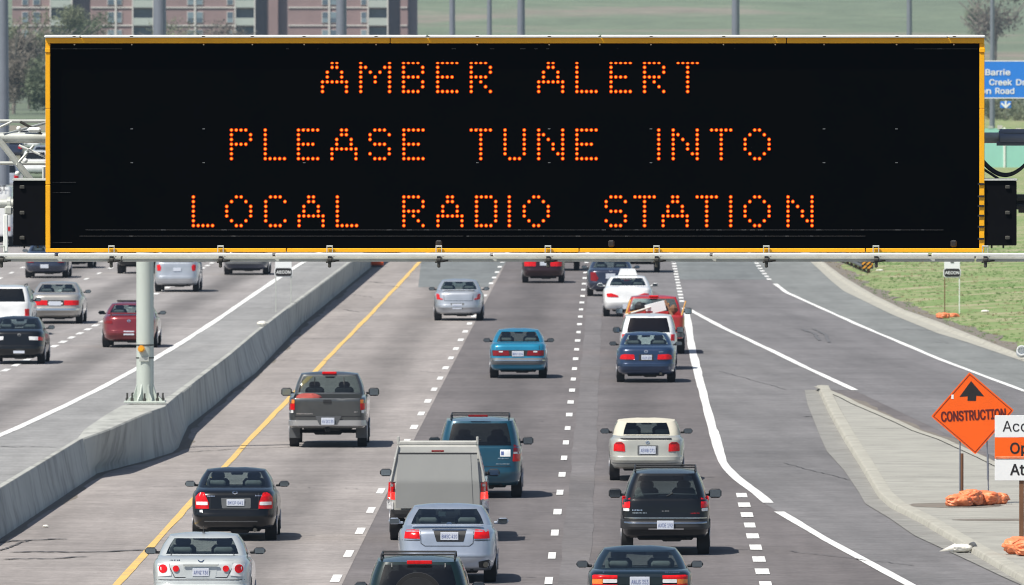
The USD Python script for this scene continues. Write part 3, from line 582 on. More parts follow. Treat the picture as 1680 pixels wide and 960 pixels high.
# ------------------------------------------------------------------ the gantry that carries it
gan = thing('sign_gantry', 'pale steel tube truss carrying the wide message sign over the road', 'gantry', B0)
XL, XR = sx(-700), sx(2380)
def seg(name, x0, x1, y, py, r, mat='galvanised'): part(gan, name, tube((sx(x0), y, sz(py)), (sx(x1), y, sz(py)), r, 18), mat, smooth=40)
for x0, x1 in ((-700, 420), (420, 1268), (1268, 1650), (1650, 2380)): seg('main_chord', x0, x1, 1.35, 227.5, .075)
seg('main_chord', -700, 2380, 1.35, 336, .065)
seg('back_chord', -700, 1600, 2.6, 201, .025); seg('back_chord', -700, 1600, 2.6, 271, .026)
seg('main_chord', 1645, 2380, 1.15, 228, .055, 'pole_grey'); seg('main_chord', 1645, 2380, 1.33, 219, .05, 'pole_grey'); seg('conduit', 1640, 2380, 1.25, 237, .03, 'pole_grey')
part(gan, 'flange', cat_([tube((sx(1644), 1.35, sz(228)), (sx(1652), 1.35, sz(228)), .1, 20)]), 'pole_grey')
for k, x in enumerate(range(-660, 1520, 92)):
    a, b = (x, x + 92) if k % 2 else (x + 92, x)
    part(gan, 'diagonal_brace', tube((sx(a), 1.4, sz(227)), (sx(b), 2.55, sz(201 if k % 3 else 271)), .018, 8), 'galvanised')
for x0, y0_, x1, y1_, r, m in ((-12, 225, 52, 305, .045, 'galvanised'), (22, 272, 50, 240, .018, 'galvanised'), (26, 240, 76, 262, .016, 'rail_white'), (28, 201, 62, 219, .02, 'steel_dark'), (-5, 210, 14, 201, .018, 'galvanised'), (67, 275, 67, 296, .025, 'rail_white')):
    part(gan, 'diagonal_brace', tube((sx(x0), 1.25, sz(y0_)), (sx(x1), 1.3, sz(y1_)), r, 10), m)
part(gan, 'lamp_fitting', rbox(.2, .12, .07, (sx(52), 1.1, sz(214)), .03), 'rail_white')
for px in (26.5, 24, 37): 
    b = trimesh.creation.icosphere(2, .035); b.apply_translation((sx(px), 1.1, sz({26.5: 212, 24: 286, 37: 265}[px]))); part(gan, 'insulator', b, 'rail_white', smooth=True)
# the walkway under the sign: a white front bar and a grey rail with clamps
for x0, x1 in ((-700, -40), (-39, 91), (96, 448), (452, 805), (809, 1165), (1169, 1523), (1528, 1900), (1901, 2380)):
    part(gan, 'front_bar', xbox(sx(x0), sx(x1), -.16, -.08, sz(420.6), sz(415), .012), 'rail_white')
for x0, x1 in ((-700, 200), (201, 900), (901, 1600), (1601, 2380)):
    part(gan, 'walkway_rail', xbox(sx(x0), sx(x1) - .01, -.05, .05, sz(429.5), sz(421), .008), 'galvanised')
part(gan, 'walkway_grating', cat_([box(sx(2380) - sx(-700), .012, .03, ((sx(2380) + sx(-700)) / 2, .08 + .06 * k, sz(422))) for k in range(15)] + [box(.01, .9, .03, (x, .5, sz(422))) for x in np.arange(sx(-700), sx(2380), .3)]), 'galvanised')
for px in (3, 183, 362, 541, 720, 899, 1077, 1257, 1437, 1616):
    part(gan, 'clamp', cat_([rbox(.05, .10, .13, (sx(px), -.1, sz(424)), .012), rbox(.075, .07, .05, (sx(px), -.19, sz(426)), .015), rbox(.045, .05, .1, (sx(px), -.17, sz(433)), .012), tube((sx(px) - .05, -.14, sz(430)), (sx(px) + .13, -.1, sz(427.5)), .012, 6)]), 'steel_dark')
    part(gan, 'hanger_hook', cat_([tube((sx(px - 5), -.06, sz(404)), (sx(px + 5), -.06, sz(404)), .012, 8), tube((sx(px - 4.5), -.06, sz(403)), (sx(px - 4.5), -.06, sz(417)), .007, 6), tube((sx(px + 4.5), -.06, sz(403)), (sx(px + 4.5), -.06, sz(417)), .007, 6)]), 'galvanised')
part(gan, 'hanger_post', xbox(sx(5.5), sx(13), -.02, .06, sz(415), sz(352), .01), 'rail_white')
part(gan, 'collar', cat_([tube((sx(7), 1.1, sz(336)), (sx(13), 1.1, sz(336)), .1, 16), rbox(.11, .2, .12, (sx(10), 1.0, sz(347)), .02), tube((sx(4), 1.0, sz(345)), (sx(17), 1.0, sz(345)), .03, 10)]), 'galvanised')
part(gan, 'collar', tube((sx(1676), 1.2, sz(336)), (sx(1690), 1.2, sz(336)), .13, 16), 'steel_dark')
for py, r in ((326, .05), (340, .045), (334, .06)): seg('lower_conduit', 1640, 2380, .9 if py != 334 else 1.0, py, r, 'steel_dark')
th = np.linspace(0, 1, 24); cx_ = 1612 + th * 80; cy_ = 262 + 27 * np.sin(np.pi * np.clip(th * 1.02, 0, 1)) ** .8
part(gan, 'cable_loop', path_tube([(sx(a), .6, sz(b)) for a, b in zip(cx_, cy_)], .022), 'cable_black', smooth=True)
part(gan, 'cable_loop', path_tube([(sx(a), .55, sz(b)) for a, b in zip(np.linspace(1612, 1640, 8), np.linspace(276, 294, 8))], .018), 'cable_black', smooth=True)
part(gan, 'cable_loop', path_tube([(sx(a), .62, sz(b)) for a, b in zip(cx_, cy_ - 5 + 4 * th)], .014), 'cable_black', smooth=True)
for x in (-700, 2380):
    part(gan, 'column', tube((sx(x), 1.6, -B0[2]), (sx(x), 1.6, sz(190)), .3, 24), 'post_grey', smooth=40)

# ------------------------------------------------------------------ small signs on two stakes
def aecon(px, py_base, px_l, px_r, ytop, ymid, ybot, label, right):
    b = ground(px, py_base, .1 if right else .0); s = F / b[1]; z = lambda py: (py_base - py) / s
    t = thing('board_sign', label, 'sign', b); w = (px_r - px_l) / s
    part(t, 'upper_panel', rbox(w * 1.0, .02, z(ytop) - z(ymid), (0, 0, (z(ytop) + z(ymid)) / 2), .004), 'sign_white')
    o = Polygon([(-w / 2, z(ybot)), (w / 2, z(ybot)), (w / 2, z(ymid)), (-w / 2, z(ymid))]).buffer(-.08).buffer(.08)
    part(t, 'lower_panel', prism(o, .03, -.02), 'ink'); part(t, 'panel_edge', prism(o.buffer(.03), .02, -.008), 'sign_white')
    tx = text('AECON', (z(ymid) - z(ybot)) * .36, .006, True, 1.05); tx.apply_translation((0, -.026, (z(ymid) + z(ybot)) / 2)); part(t, 'lettering', tx, 'sign_white')
    for k, sx_ in enumerate((-.5, .5)):
        part(t, 'stake', rbox(.035, .03, z(ytop) + .1, (sx_ * (w - .04), .03, z(ytop) / 2 - .05), .004), 'rail_white' if (k and right) else 'wood_stake' if right else 'galvanised')
    if right: part(t, 'paper_clip', rbox(.12, .02, .05, (.0, -.02, z(ytop) - .06), .01), 'trim_grey')
    return b, s
aecon(465, 512, 452, 479, 428, 440, 453, 'small white and black board sign standing on thin stakes on the left shoulder', False)
bR, sR = aecon(1562, 517, 1549, 1575, 427, 441, 454, 'small white and black board sign standing on stakes in the green grass', True)

def sandbag(loc, size, rz, label, seed, group=None):
    s = trimesh.creation.icosphere(4, 1.0); u = s.vertices.copy(); th = np.arctan2(u[:, 2], u[:, 1]); nz = meshkit.fbm(u * 1.6 + seed, 3, seed) - .5
    v = np.sign(u) * np.abs(u) ** .7
    fold = np.sin(9 * th + 7 * nz + seed) * np.abs(u[:, 0]) ** 1.3 * np.sqrt(np.clip(1 - u[:, 0] ** 2, 0, 1)); crease = -np.exp(-((u[:, 0] - .25 * math.sin(seed) + .8 * nz) / .09) ** 2)
    v *= (1 + .13 * fold + .16 * crease + .38 * nz)[:, None]; v *= np.array(size) / 2
    v[:, 2] *= 1 - .35 * (v[:, 0] / size[0]) ** 2 * 4 * .5
    v[:, 2] -= v[:, 2].min(); lo_ = .25 * size[2]; v[:, 2] = np.where(v[:, 2] < lo_, v[:, 2] ** 2 / lo_, v[:, 2])
    s.vertices = v; t = thing('sandbag', label, 'sandbag', loc, rz, group)
    part(t, 'bag', s, 'sandbag_orange', smooth=True)
    k = trimesh.creation.cone(radius=size[1] * .17, height=size[0] * .22, sections=9); k.vertices *= (1 + .5 * (meshkit.noise(k.vertices * 23, seed) - .5))[:, None]
    k.apply_transform(trimesh.transformations.rotation_matrix(2.0, (0, 1, 0))); k.apply_translation((size[0] * .5, 0, size[2] * .5)); part(t, 'tied_end', k, 'sandbag_orange')
sandbag(ground(1547, 523, .1), (.42, .5, .20), .5, 'small orange sandbag at the foot of the grass board sign, left half', 3)
sandbag(ground(1560, 521.5, .1), (.45, .5, .17), -.3, 'small orange sandbag at the foot of the grass board sign, right half', 4)

# ------------------------------------------------------------------ the construction signs on the island
cb_ = ground(1595, 826, .12); sc = F / cb_[1]
con = thing('construction_sign', 'orange diamond sign with a black up arrow reading CONSTRUCTION on thin posts', 'sign', cb_)
X_ = lambda px: (px - 1595) / sc
Z_ = lambda py: (826 - py) / sc
dia = Polygon([(X_(1527.5), Z_(683)), (X_(1600), Z_(745.5)), (X_(1663.5), Z_(673)), (X_(1590.5), Z_(610.5))])
part(con, 'diamond_panel', prism(dia.buffer(-.03).buffer(.03), .014, -.012), 'sign_orange')
edge = dia.buffer(-.035).exterior.buffer(.006); part(con, 'border_line', prism(edge, .004, -.0165), 'ink_red')
ar = Polygon([(X_(1593), Z_(625)), (X_(1614.5), Z_(650)), (X_(1601.5), Z_(649)), (X_(1601), Z_(657.5)), (X_(1587), Z_(657.5)), (X_(1587.5), Z_(650)), (X_(1574), Z_(651)), ])
part(con, 'arrow', prism(ar, .004, -.0165), 'ink')
tx = text('CONSTRUCTION', 12.8 / sc * 1.12, .004, True, 1.0); k = (1649 - 1543) / sc / tx.extents[0]; tx.vertices *= (k, 1, 1.1)
tx.apply_transform(trimesh.transformations.rotation_matrix(-math.radians(3.0), (0, 1, 0))); tx.apply_translation((X_(1596.5), -.0155, Z_(681))); tx2 = tx.copy(); tx2.apply_translation((.011, -.001, 0)); part(con, 'lettering', cat_([tx, tx2]), 'ink_red', kind='stuff')
part(con, 'sticker', rbox(.05, .004, .09, (X_(1562.5), -.015, Z_(651)), .001), 'sign_white')
part(con, 'leg', tube((X_(1575), .03, 0), (X_(1575), .03, Z_(700)), .016, 8), 'pole_grey'); part(con, 'leg', tube((X_(1578), .05, 0), (X_(1578), .05, Z_(744)), .036, 10), 'wood_stake')
part(con, 'leg', cat_([tube((X_(1622.5), .05, .0), (X_(1619), .03, Z_(715)), .014, 8), tube((X_(1621), .03, .5), (X_(1620.5), .03, Z_(745)), .022, 8)]), 'pole_grey')
part(con, 'cross_bar', tube((X_(1570), .03, Z_(700)), (X_(1628), .03, Z_(697)), .012, 8), 'pole_grey')
for i, (px, py, sz_, rz, lab) in enumerate([(1573, 831, (.56, .46, .26), .2, 'orange sandbag at the left leg of the diamond construction sign'), (1592, 830, (.6, .5, .34), 1.2, 'tall crumpled orange sandbag between the legs of the diamond sign'),
                                           (1613, 829, (.66, .5, .3), 2.9, 'smooth orange sandbag in front of the right leg of the diamond sign'), (1634, 827, (.5, .4, .25), .4, 'orange sandbag at the far right of the diamond sign legs')]):
    sandbag(ground(px, py, .12), sz_, rz, lab, 10 + i)
ab = ground(1690, 905, .12); sa = F / ab[1]
acc = thing('access_sign', 'stacked white, orange and white board sign starting Acc, Op and At', 'sign', ab)
Xa = lambda px: (px - 1690) / sa
Za = lambda py: (905 - py) / sa
for (ya, yb, mat, word, ink, xw, dy) in ((681, 717.5, 'sign_white', 'Access', 'ink', 1645, .0), (717.5, 752.5, 'sign_orange', 'Open', 'ink', 1657, -.0), (752.5, 788.5, 'sign_white', 'At', 'ink', 1657, .0)):
    part(acc, 'board', rbox(Xa(1790) - Xa(1632), .02, Za(ya) - Za(yb) - .006, ((Xa(1790) + Xa(1632)) / 2, 0, (Za(ya) + Za(yb)) / 2), .004), mat)
    tx = text(word, 17.2 / sa, .004, word != 'Access', .98); tx.apply_translation((Xa(xw) - tx.bounds[0][0], -.0125, (Za(ya) + Za(yb)) / 2 - (.03 if word == 'Open' else 0))); part(acc, 'lettering', tx, ink)
part(acc, 'board_lip', rbox(Xa(1790) - Xa(1633), .03, .05, ((Xa(1790) + Xa(1633)) / 2, -.006, Za(750.5)), .006), 'sandbag_orange')
for px in (1676, 1762): part(acc, 'leg', rbox(.09, .06, Za(690), (Xa(px), .05, Za(690) / 2), .006), 'wood_stake')
sandbag(ground(1672, 909, .12), (.7, .5, .34), 1.0, 'crumpled orange sandbag at the foot of the white and orange access sign', 20)
sandbag(ground(1690, 912, .12), (.6, .5, .3), .2, 'orange sandbag cut by the right edge under the access sign', 21)
# white bags and rubbish by the kerb
def blob(name, label, cat, loc, size, seed, mat, rz=0, bend=0):
    s = trimesh.creation.icosphere(3, 1.0); v = s.vertices * np.array(size) / 2; v *= (1 + .5 * (meshkit.fbm(v * 5 / max(size) * 2 + seed, 4, seed) - .5))[:, None]
    v[:, 2] += bend * v[:, 0] ** 2; v[:, 2] -= v[:, 2].min(); s.vertices = v; t = thing(name, label, cat, loc, rz); part(t, 'bag', s, mat, smooth=True); return t
t = blob('crushed_cone', 'crushed dirty white cone lying across the island kerb', 'cone', ground(1578, 907, .02), (.42, .34, .17), 4, 'bag_white', .2)
k = trimesh.creation.cone(radius=.085, height=.34, sections=14); k.apply_transform(trimesh.transformations.rotation_matrix(-math.pi / 2 - .2, (0, 1, 0))); k.apply_translation((-.12, 0, .1)); part(t, 'cone_tip', k, 'bag_white', smooth=40)
part(t, 'cone_rim', tube((.2, 0, .1), (.26, .02, .12), .1, 12), 'trim_grey')
t = thing('white_bucket', 'round white bucket lying on its side on the gutter at the right edge', 'bucket', ground(1676, 586, .1))
o = trimesh.creation.annulus(.13, .155, .34, sections=24); o.apply_transform(trimesh.transformations.rotation_matrix(math.pi / 2 - .25, (1, 0, 0)) @ trimesh.transformations.rotation_matrix(.0, (0, 0, 1))); o.apply_translation((0, .1, .17)); part(t, 'bucket_wall', o, 'sign_white', smooth=40)
o = trimesh.creation.cylinder(radius=.14, height=.01, sections=24); o.apply_transform(trimesh.transformations.rotation_matrix(math.pi / 2 - .25, (1, 0, 0))); o.apply_translation((0, .25, .2)); part(t, 'bucket_bottom', o, 'sign_white')
for i, (px, py, s_, lab) in enumerate([(1443, 445, (.3, .2, .07), 'white litter in the grass beside the striped guardrail end'), (1616, 513, (.28, .3, .09), 'pale scrap of litter on the dry grass patch right of the board sign'), (1662, 437, (.55, .5, .12), 'white scraps of litter in the grass at the right under the sign rail')]):
    blob('litter', lab, 'litter', ground(px, py, .25), s_, 30 + i, 'bag_white')
blob('litter', 'white crumpled scrap lying on top of the concrete barrier below the board sign', 'litter', ground(430, 535.5, .92), (.3, .3, .16), 41, 'bag_white')
blob('litter', 'tiny white scrap on the shoulder below the barrier at the left', 'litter', ground(75, 866), (.12, .12, .06), 42, 'bag_white')
# guardrail with a striped end
gr = ground(1421, 446, .2); sg = F / gr[1]; t = thing('guardrail', 'dark steel guardrail ending in a black and yellow striped marker panel', 'guardrail', gr)
d = (ground(1380, 428, .2) - gr)[:2]; dn = d / np.linalg.norm(d); Ln = 46.0
beam = []
for a, z0, z1 in ((0, .38, .46), (.05, .46, .55), (0, .55, .63), (.05, .63, .72), (0, .72, .8)):
    beam.append((a, z0)); 
prof = [(0, .10), (.06, .15), (.06, .2), (0, .26), (.06, .31), (.06, .36), (0, .42)]; nx = np.array([dn[1], -dn[0]]); V, Fc = [], []
for k in range(2):
    for a, z in prof: V.append([*(dn * (Ln * k + .3) - nx * a), z])
for k in range(len(prof) - 1): Fc += [[k, k + 1, len(prof) + k + 1], [k, len(prof) + k + 1, len(prof) + k]]
part(t, 'beam', trimesh.Trimesh(V, Fc, process=False), 'trim_grey', smooth=30)
pass
for k in range(11): part(t, 'rail_post', rbox(.12, .16, 1.0, (dn[0] * (k * 4.2 + .6) + .12, dn[1] * (k * 4.2 + .6), .3), .01), 'wood_stake')
w, h = 19 / sg, 19 / sg; part(t, 'marker_panel', rbox(w, .03, h, (.05, -.03, h / 2 + .12), .006), 'ink')
pan = Polygon([(.05 - w / 2, .12), (.05 + w / 2, .12), (.05 + w / 2, .12 + h), (.05 - w / 2, .12 + h)]).buffer(-.012)
for k in range(-1, 3):
    st = Polygon([(-w / 2 + .05 + k * .2, .12), (-w / 2 + .15 + k * .2, .12), (-w / 2 + .15 + k * .2 + h, .12 + h), (-w / 2 + .05 + k * .2 + h, .12 + h)]).intersection(pan)
    cut = [g for g in getattr(st, 'geoms', [st]) if g.area > .002]
    for g in cut:
        for lo, hi in ((.12, .12 + h * .3), (.12 + h * .36, .12 + h * .64), (.12 + h * .7, .12 + h)):
            g2 = g.intersection(shapely.box(-2, lo, 2, hi))
            if g2.area > .002: part(t, 'stripe', prism(g2, .004, -.0505), 'marker_yellow')
# an orange barrel on the shoulder beside the barrier
b = ground(617, 438); t = thing('traffic_barrel', 'orange barrel lying on the shoulder at the far end of the barrier', 'barrel', b)
bb = trimesh.creation.cylinder(radius=.14, height=.62, sections=20); bb.apply_transform(trimesh.transformations.rotation_matrix(math.pi / 2, (0, 1, 0))); bb.apply_translation((0, 0, .2)); part(t, 'drum', bb, 'barrel_orange', smooth=40)
part(t, 'rubber_foot', rbox(.5, .4, .05, (0, 0, .03), .02), 'trim_black')

# ------------------------------------------------------------------ vehicles
SQ = [0, .2, .4, .56, .7, .8, .87, .92, .96]; SIDE = [-.97, -.93, -.88, -.82, -.75, -.66, -.55, -.43, -.3, -.15, 0, .15, .3, .43, .55, .66, .75, .82, .88, .93, .97]
HALF = [(a, -1) for a in SQ] + [(1, -1)] + [(1, b) for b in SIDE] + [(1, 1)] + [(a, 1) for a in SQ[::-1]]
FULL = HALF + [(-a, b) for a, b in HALF[-2:0:-1]]
FA = np.array(FULL, float); NR = len(FA); ID0 = {p: i for i, p in enumerate(FULL)}
def ring(yr, yf, hw, n, zf):
    r = (np.abs(FA[:, 0]) ** n + np.abs(FA[:, 1]) ** n) ** (-1.0 / n); x = FA[:, 0] * r * hw; y = (yr + yf) / 2 + FA[:, 1] * r * (yf - yr) / 2
    return np.stack([x, y, zf(y) if callable(zf) else np.full(NR, zf)], 1)
def loft(rings, cap0=False, cap1=False):
    V = np.vstack(rings); Fc = []
    i = np.arange(NR); j = (i + 1) % NR
    for k in range(len(rings) - 1):
        a, b = k * NR, (k + 1) * NR; Fc += [np.stack([a + i, a + j, b + j], 1), np.stack([a + i, b + j, b + i], 1)]
    extra = []
    if cap0: extra.append(rings[0].mean(0)); c = len(V); Fc.append(np.stack([j, i, np.full(NR, c)], 1))
    if cap1: extra.append(rings[-1].mean(0)); c = len(V) + len(extra) - 1; b = (len(rings) - 1) * NR; Fc.append(np.stack([b + i, b + j, np.full(NR, c)], 1))
    if extra: V = np.vstack([V] + [np.array(extra)])
    return trimesh.Trimesh(V, np.vstack(Fc), process=False)
def to_mani(m): return manifold3d.Manifold(manifold3d.Mesh(np.asarray(m.vertices, np.float32), np.asarray(m.faces, np.uint32)))
def from_mani(m): q = m.to_mesh(); return trimesh.Trimesh(q.vert_properties[:, :3], q.tri_verts, process=False)

TYPES = {
 'sedan': dict(L=4.6, H=1.42, n=7, prof=[(.24, .12, .90), (.33, .04, .955), (.47, 0, .985), (.55, .01, .99), (.585, .045, .992), (.76, .07, 1.0), (.90, .09, .985), (.965, .13, .955), (1.0, .20, .91)],
               hp=[(0, 1), (.9, 1), (2.4, .95), (3.2, .90), (4.1, .76), (4.6, .70)], gb=(.80, 3.4, .90, 1.05, .99, 1.0), gr=(1.55, 2.55, .68, 1.375), gw=.87, cuts=((-.62, .02), (.1, .72)), gn=6, ax=(.95, 3.75), wr=.315),
 'suv': dict(L=4.4, H=1.66, n=8, prof=[(.34, .10, .92), (.42, .03, .965), (.55, 0, .985), (.63, .015, .99), (.66, .06, .99), (.85, .075, 1.0), (.98, .09, .99), (1.05, .11, .975)],
             hp=[(0, 1), (1.5, 1), (2.6, .97), (3.2, .95), (4.0, .86), (4.4, .8)], gb=(.15, 3.2, .955, 1.07, 1.06, 1.06), gr=(.42, 2.5, .79, 1.6), gw=.86, cuts=((-.86, -.40), (-.34, .08), (.14, .66)), gn=8, ax=(.85, 3.5), wr=.355),
 'van': dict(L=4.9, H=1.75, n=8, prof=[(.28, .12, .92), (.38, .03, .965), (.52, 0, .985), (.62, .012, .99), (.65, .05, .99), (.85, .065, 1.0), (1.0, .08, .99), (1.08, .10, .975)],
             hp=[(0, 1), (1.8, 1), (2.8, .96), (3.8, .92), (4.5, .8), (4.9, .7)], gb=(.14, 4.1, .955, 1.10, 1.08, 1.06), gr=(.40, 2.9, .79, 1.69), gw=.86, cuts=((-.88, -.45), (-.4, 0.0), (.06, .60)), gn=8, ax=(.85, 3.85), wr=.33),
 'pickup': dict(L=5.5, H=1.8, n=14, prof=[(.48, .07, .93), (.55, .04, .97), (.75, .03, .985), (1.12, .02, .985), (1.20, .03, .975)],
                hp=[(0, 1), (2.2, 1), (3.6, .98), (4.4, .95), (5.2, .9), (5.5, .8)], gb=(2.15, 4.1, .90, 1.25, 1.20, 1.16), gr=(2.42, 3.3, .72, 1.74), gw=.93, cuts=((-.7, .0), (.06, .66)), gn=9, ax=(1.15, 4.5), wr=.375),
 'truck': dict(L=6.5, H=2.6, n=20, prof=[(.5, .05, .97), (.6, .0, .99), (1.2, 0, 1), (1.8, 0, 1), (2.0, 0, 1)], hp=[(0, 1), (6.5, 1)], gb=(.05, 6.2, .99, 2.02, 2.02, 2.02), gr=(.1, 6.0, .96, 2.6), gw=.0, cuts=((.6, .9),), gn=16, ax=(1.2, 5.2), wr=.42),
}
class Car: pass
VEH = []
def vehicle(name, label, cat, cx, gy, W, typ, paint_, tl=(), tl2=(), plate=None, recess=None, extra=None, group='vehicles driving away along the highway', glass_='glass_clear', head=None, seams=(), **ov):
    T = dict(TYPES[typ]); T.update(ov); L, n, hw = T['L'], T['n'], W / 2
    Yt = depth(gy); Y0 = Yt - T['ax'][0]; X0 = (cx - 840) * Y0 / F
    if head is None: head = (float(L_d2(Y0 + 8)) - float(L_d2(Y0 - 8))) / 16 if cx > 480 else (float(L_d1(Y0 + 8)) - float(L_d1(Y0 - 8))) / 16
    t = thing(name, label, cat, (X0, Y0, 0), -math.atan(head), group)
    s = F / Y0; C = Car(); C.t = t; C.s = s; C.hw = hw; C.T = T
    Px = lambda p: ((p[0] - cx) / s, H - (p[1] - HZ) / s)
    hy, hz = [a for a, _ in T['hp']], [b for _, b in T['hp']]; z0 = T['prof'][0][0]
    hp = lambda y: np.interp(y, hy, hz)
    rings = [ring(yo, L - 1.6 * yo, hw * ws, n, (lambda y, z=z: z0 + (z - z0) * hp(y))) for z, yo, ws in T['prof']]
    yb, yf, bw, zr, zm, zf = T['gb']; bw *= hw; gn = T['gn']
    zb = lambda y: np.interp(y, [yb, (yb + yf) / 2, yf], [zr, zm, zf])
    base = ring(yb, yf, bw, gn, zb); top = rings[-1]; deck = []
    for k in (.2, .45, .72):
        q = top * (1 - k) + base * k; q[:, 2] += .025 * math.sin(math.pi * k); deck.append(q)
    solid_ = to_mani(loft(rings + deck + [base], True, True))
    wr = T['wr']
    for ya in T['ax']:
        for sgn in (-1, 1):
            cy = manifold3d.Manifold.cylinder(.5, wr + .055, wr + .055, 28, True).rotate((0, 90, 0)).translate((sgn * (hw + .02), ya, wr)); solid_ = solid_ - cy
    if typ == 'pickup': solid_ = solid_ - manifold3d.Manifold.cube((W - .26, 1.92, .9), True).translate((0, 1.04, .82 + .45))
    body = [from_mani(solid_)]
    # greenhouse
    ry, rf, rw, rz = T['gr']; rw *= hw; crown = .045
    roofr = ring(ry, rf, rw, gn, lambda y: rz - .03 * ((y - (ry + rf) / 2) / ((rf - ry) / 2)) ** 2)
    lv = [0, .07, .3, .55, .78, .92, 1.0]; bands = []
    for k in lv:
        q = base * (1 - k) + roofr * k; b_ = math.sin(math.pi * k) * .035; c = np.array([0, (yb + yf) / 2, 0]); d = q - c; d[:, 2] = 0; d /= np.linalg.norm(d, axis=1)[:, None]; q = q + d * b_; bands.append(q)
    G = {}; Bf = []; V = np.vstack(bands)
    for k in range(len(lv) - 1):
        for i in range(NR):
            j = (i + 1) % NR; a, b = k * NR, (k + 1) * NR; q = [[a + i, a + j, b + j], [a + i, b + j, b + i]]; key = None
            if 1 <= k <= 4:
                p0, p1 = FA[i], FA[j]
                if p0[1] == -1 and p1[1] == -1 and max(abs(p0[0]), abs(p1[0])) <= T['gw'] + .005: key = 'rear_window'
                elif p0[1] == 1 and p1[1] == 1 and max(abs(p0[0]), abs(p1[0])) <= .925: key = 'windshield'
                elif abs(p0[0]) == 1 and abs(p1[0]) == 1:
                    m = (p0[1] + p1[1]) / 2
                    for c, (lo, hi) in enumerate(T['cuts']):
                        if lo < m < hi: key = ('side_window', c, p0[0])
            (Bf if key is None else G.setdefault(key, [])).extend(q)
    shell = trimesh.Trimesh(V, Bf, process=False); shell.remove_unreferenced_vertices()
    rr = [roofr]
    for k in (.85, .6, .3):
        q = roofr.copy(); c = np.array([0, (ry + rf) / 2]); q[:, :2] = c + (q[:, :2] - c) * k; q[:, 2] = roofr[:, 2] * k + (1 - k) * (rz) + crown * (1 - k * k); rr.append(q)
    roof = loft(rr, False, True)
    soft = T.get('soft')
    if soft:
        part(t, 'body', body[0], paint_, smooth=33); part(t, 'soft_top', cat_([shell, roof]), soft, smooth=40)
    else:
        part(t, 'body', cat_(body + [shell, roof]), paint_, smooth=33)
    gl = T.get('rear_glass', glass_)
    for key, fs in G.items():
        m = trimesh.Trimesh(V, fs, process=False); m.remove_unreferenced_vertices()
        part(t, key if isinstance(key, str) else 'side_window', m, gl if key == 'rear_window' else glass_, smooth=True)
    # dark rubber round the rear window
    ib = base.copy(); ib[:, :2] = [0, (yb + yf) / 2] + (ib[:, :2] - [0, (yb + yf) / 2]) * .96; ib[:, 2] += .014
    part(t, 'interior', trimesh.Trimesh(np.vstack([ib, ib.mean(0)]), [[i, (i + 1) % NR, NR] for i in range(NR)], process=False), 'interior')
    if glass_ == 'glass_clear' and typ != 'truck':
        yfs = yf - 1.55
        for sg in (-1, 1):
            part(t, 'front_seat', cat_([rbox(.46, .14, .34, (sg * .36, yfs, zm + .04), .06), rbox(.27, .1, .16, (sg * .36, yfs, zm + .26), .05)]), 'seat_dark' if cx % 2 else 'seat_grey', smooth=50)
        if typ != 'pickup':
            for sg in (-1, 1): part(t, 'rear_seat', rbox(.34, .1, .13, (sg * .36, yb + (.55 if typ == 'sedan' else .75), zr + .06), .04), 'seat_grey', smooth=50)
        part(t, 'inside_mirror', rbox(.24, .05, .07, (0, rf + .05, rz - .10), .02), 'interior')
    # what lies on the rear face follows its curve
    tab = [(z, yo, L - 1.6 * yo, hw * ws, n) for z, yo, ws in T['prof']] + [(zr, yb, yf, bw, gn), (rz, ry, rf, rw, gn)]
    tz = [a[0] for a in tab]
    def ysurf(x, z):
        yo, yl, w, nn = (np.interp(z, tz, [a[k] for a in tab]) for k in (1, 2, 3, 4))
        return (yo + yl) / 2 - (yl - yo) / 2 * np.maximum(1 - np.clip(np.abs(x) / w, 0, .99) ** nn, 0) ** (1 / nn)
    def patch(nm, poly, mat, off=.01, parent=t, **kw):
        gs = [g for g in getattr(poly, 'geoms', [poly]) if g.area > 1e-7]; ms = []
        for g in gs:
            v, f_ = trimesh.creation.triangulate_polygon(g, engine='earcut')
            v3, f_ = trimesh.remesh.subdivide_to_size(np.column_stack([v, 0 * v[:, 0]]), f_, .09)
            v, ix = np.unique(np.round(v3[:, :2], 6), axis=0, return_inverse=True); f_ = ix.reshape(-1)[f_]
            y = ysurf(v[:, 0], v[:, 1]); A = np.column_stack([v[:, 0], y - off, v[:, 1]]); B = np.column_stack([v[:, 0], y + .02, v[:, 1]])
            e = np.sort(np.vstack([f_[:, [0, 1]], f_[:, [1, 2]], f_[:, [2, 0]]]), 1); u, cnt = np.unique(e, axis=0, return_counts=True); bd = u[cnt == 1]; k = len(v)
            m = trimesh.Trimesh(np.vstack([A, B]), np.vstack([f_, np.column_stack([bd[:, 0], bd[:, 1], bd[:, 1] + k]), np.column_stack([bd[:, 0], bd[:, 1] + k, bd[:, 0] + k])]), process=False)
            fr = np.arange(len(f_)); 
            if m.face_normals[:len(f_), 1].mean() > 0: m.faces[:len(f_)] = m.faces[:len(f_)][:, ::-1]
            ms.append(m)
        return part(parent, nm, cat_(ms), mat, smooth=25, **kw)
    C.patch, C.Px, C.ysurf = patch, Px, ysurf
    def poly(pts, rnd=.012):
        p = Polygon([Px(q) for q in pts]); p = p if p.is_valid else p.buffer(0); q = p.buffer(-rnd).buffer(rnd); return q if not q.is_empty else p
    C.poly = poly
    mir = lambda p: shapely.affinity.scale(p, -1, 1, origin=(0, 0))
    for k_, (pts, mat) in enumerate(tl):
        p = poly(pts)
        for q in (p, mir(p)): patch('tail_light', q, mat, .012 + .005 * k_)
    for pts, mat in tl2: patch('tail_light', poly(pts), mat, .014)
    if recess:
        patch('plate_recess', poly(recess, .02), T.get('recess_mat', 'trim_black'), .004)
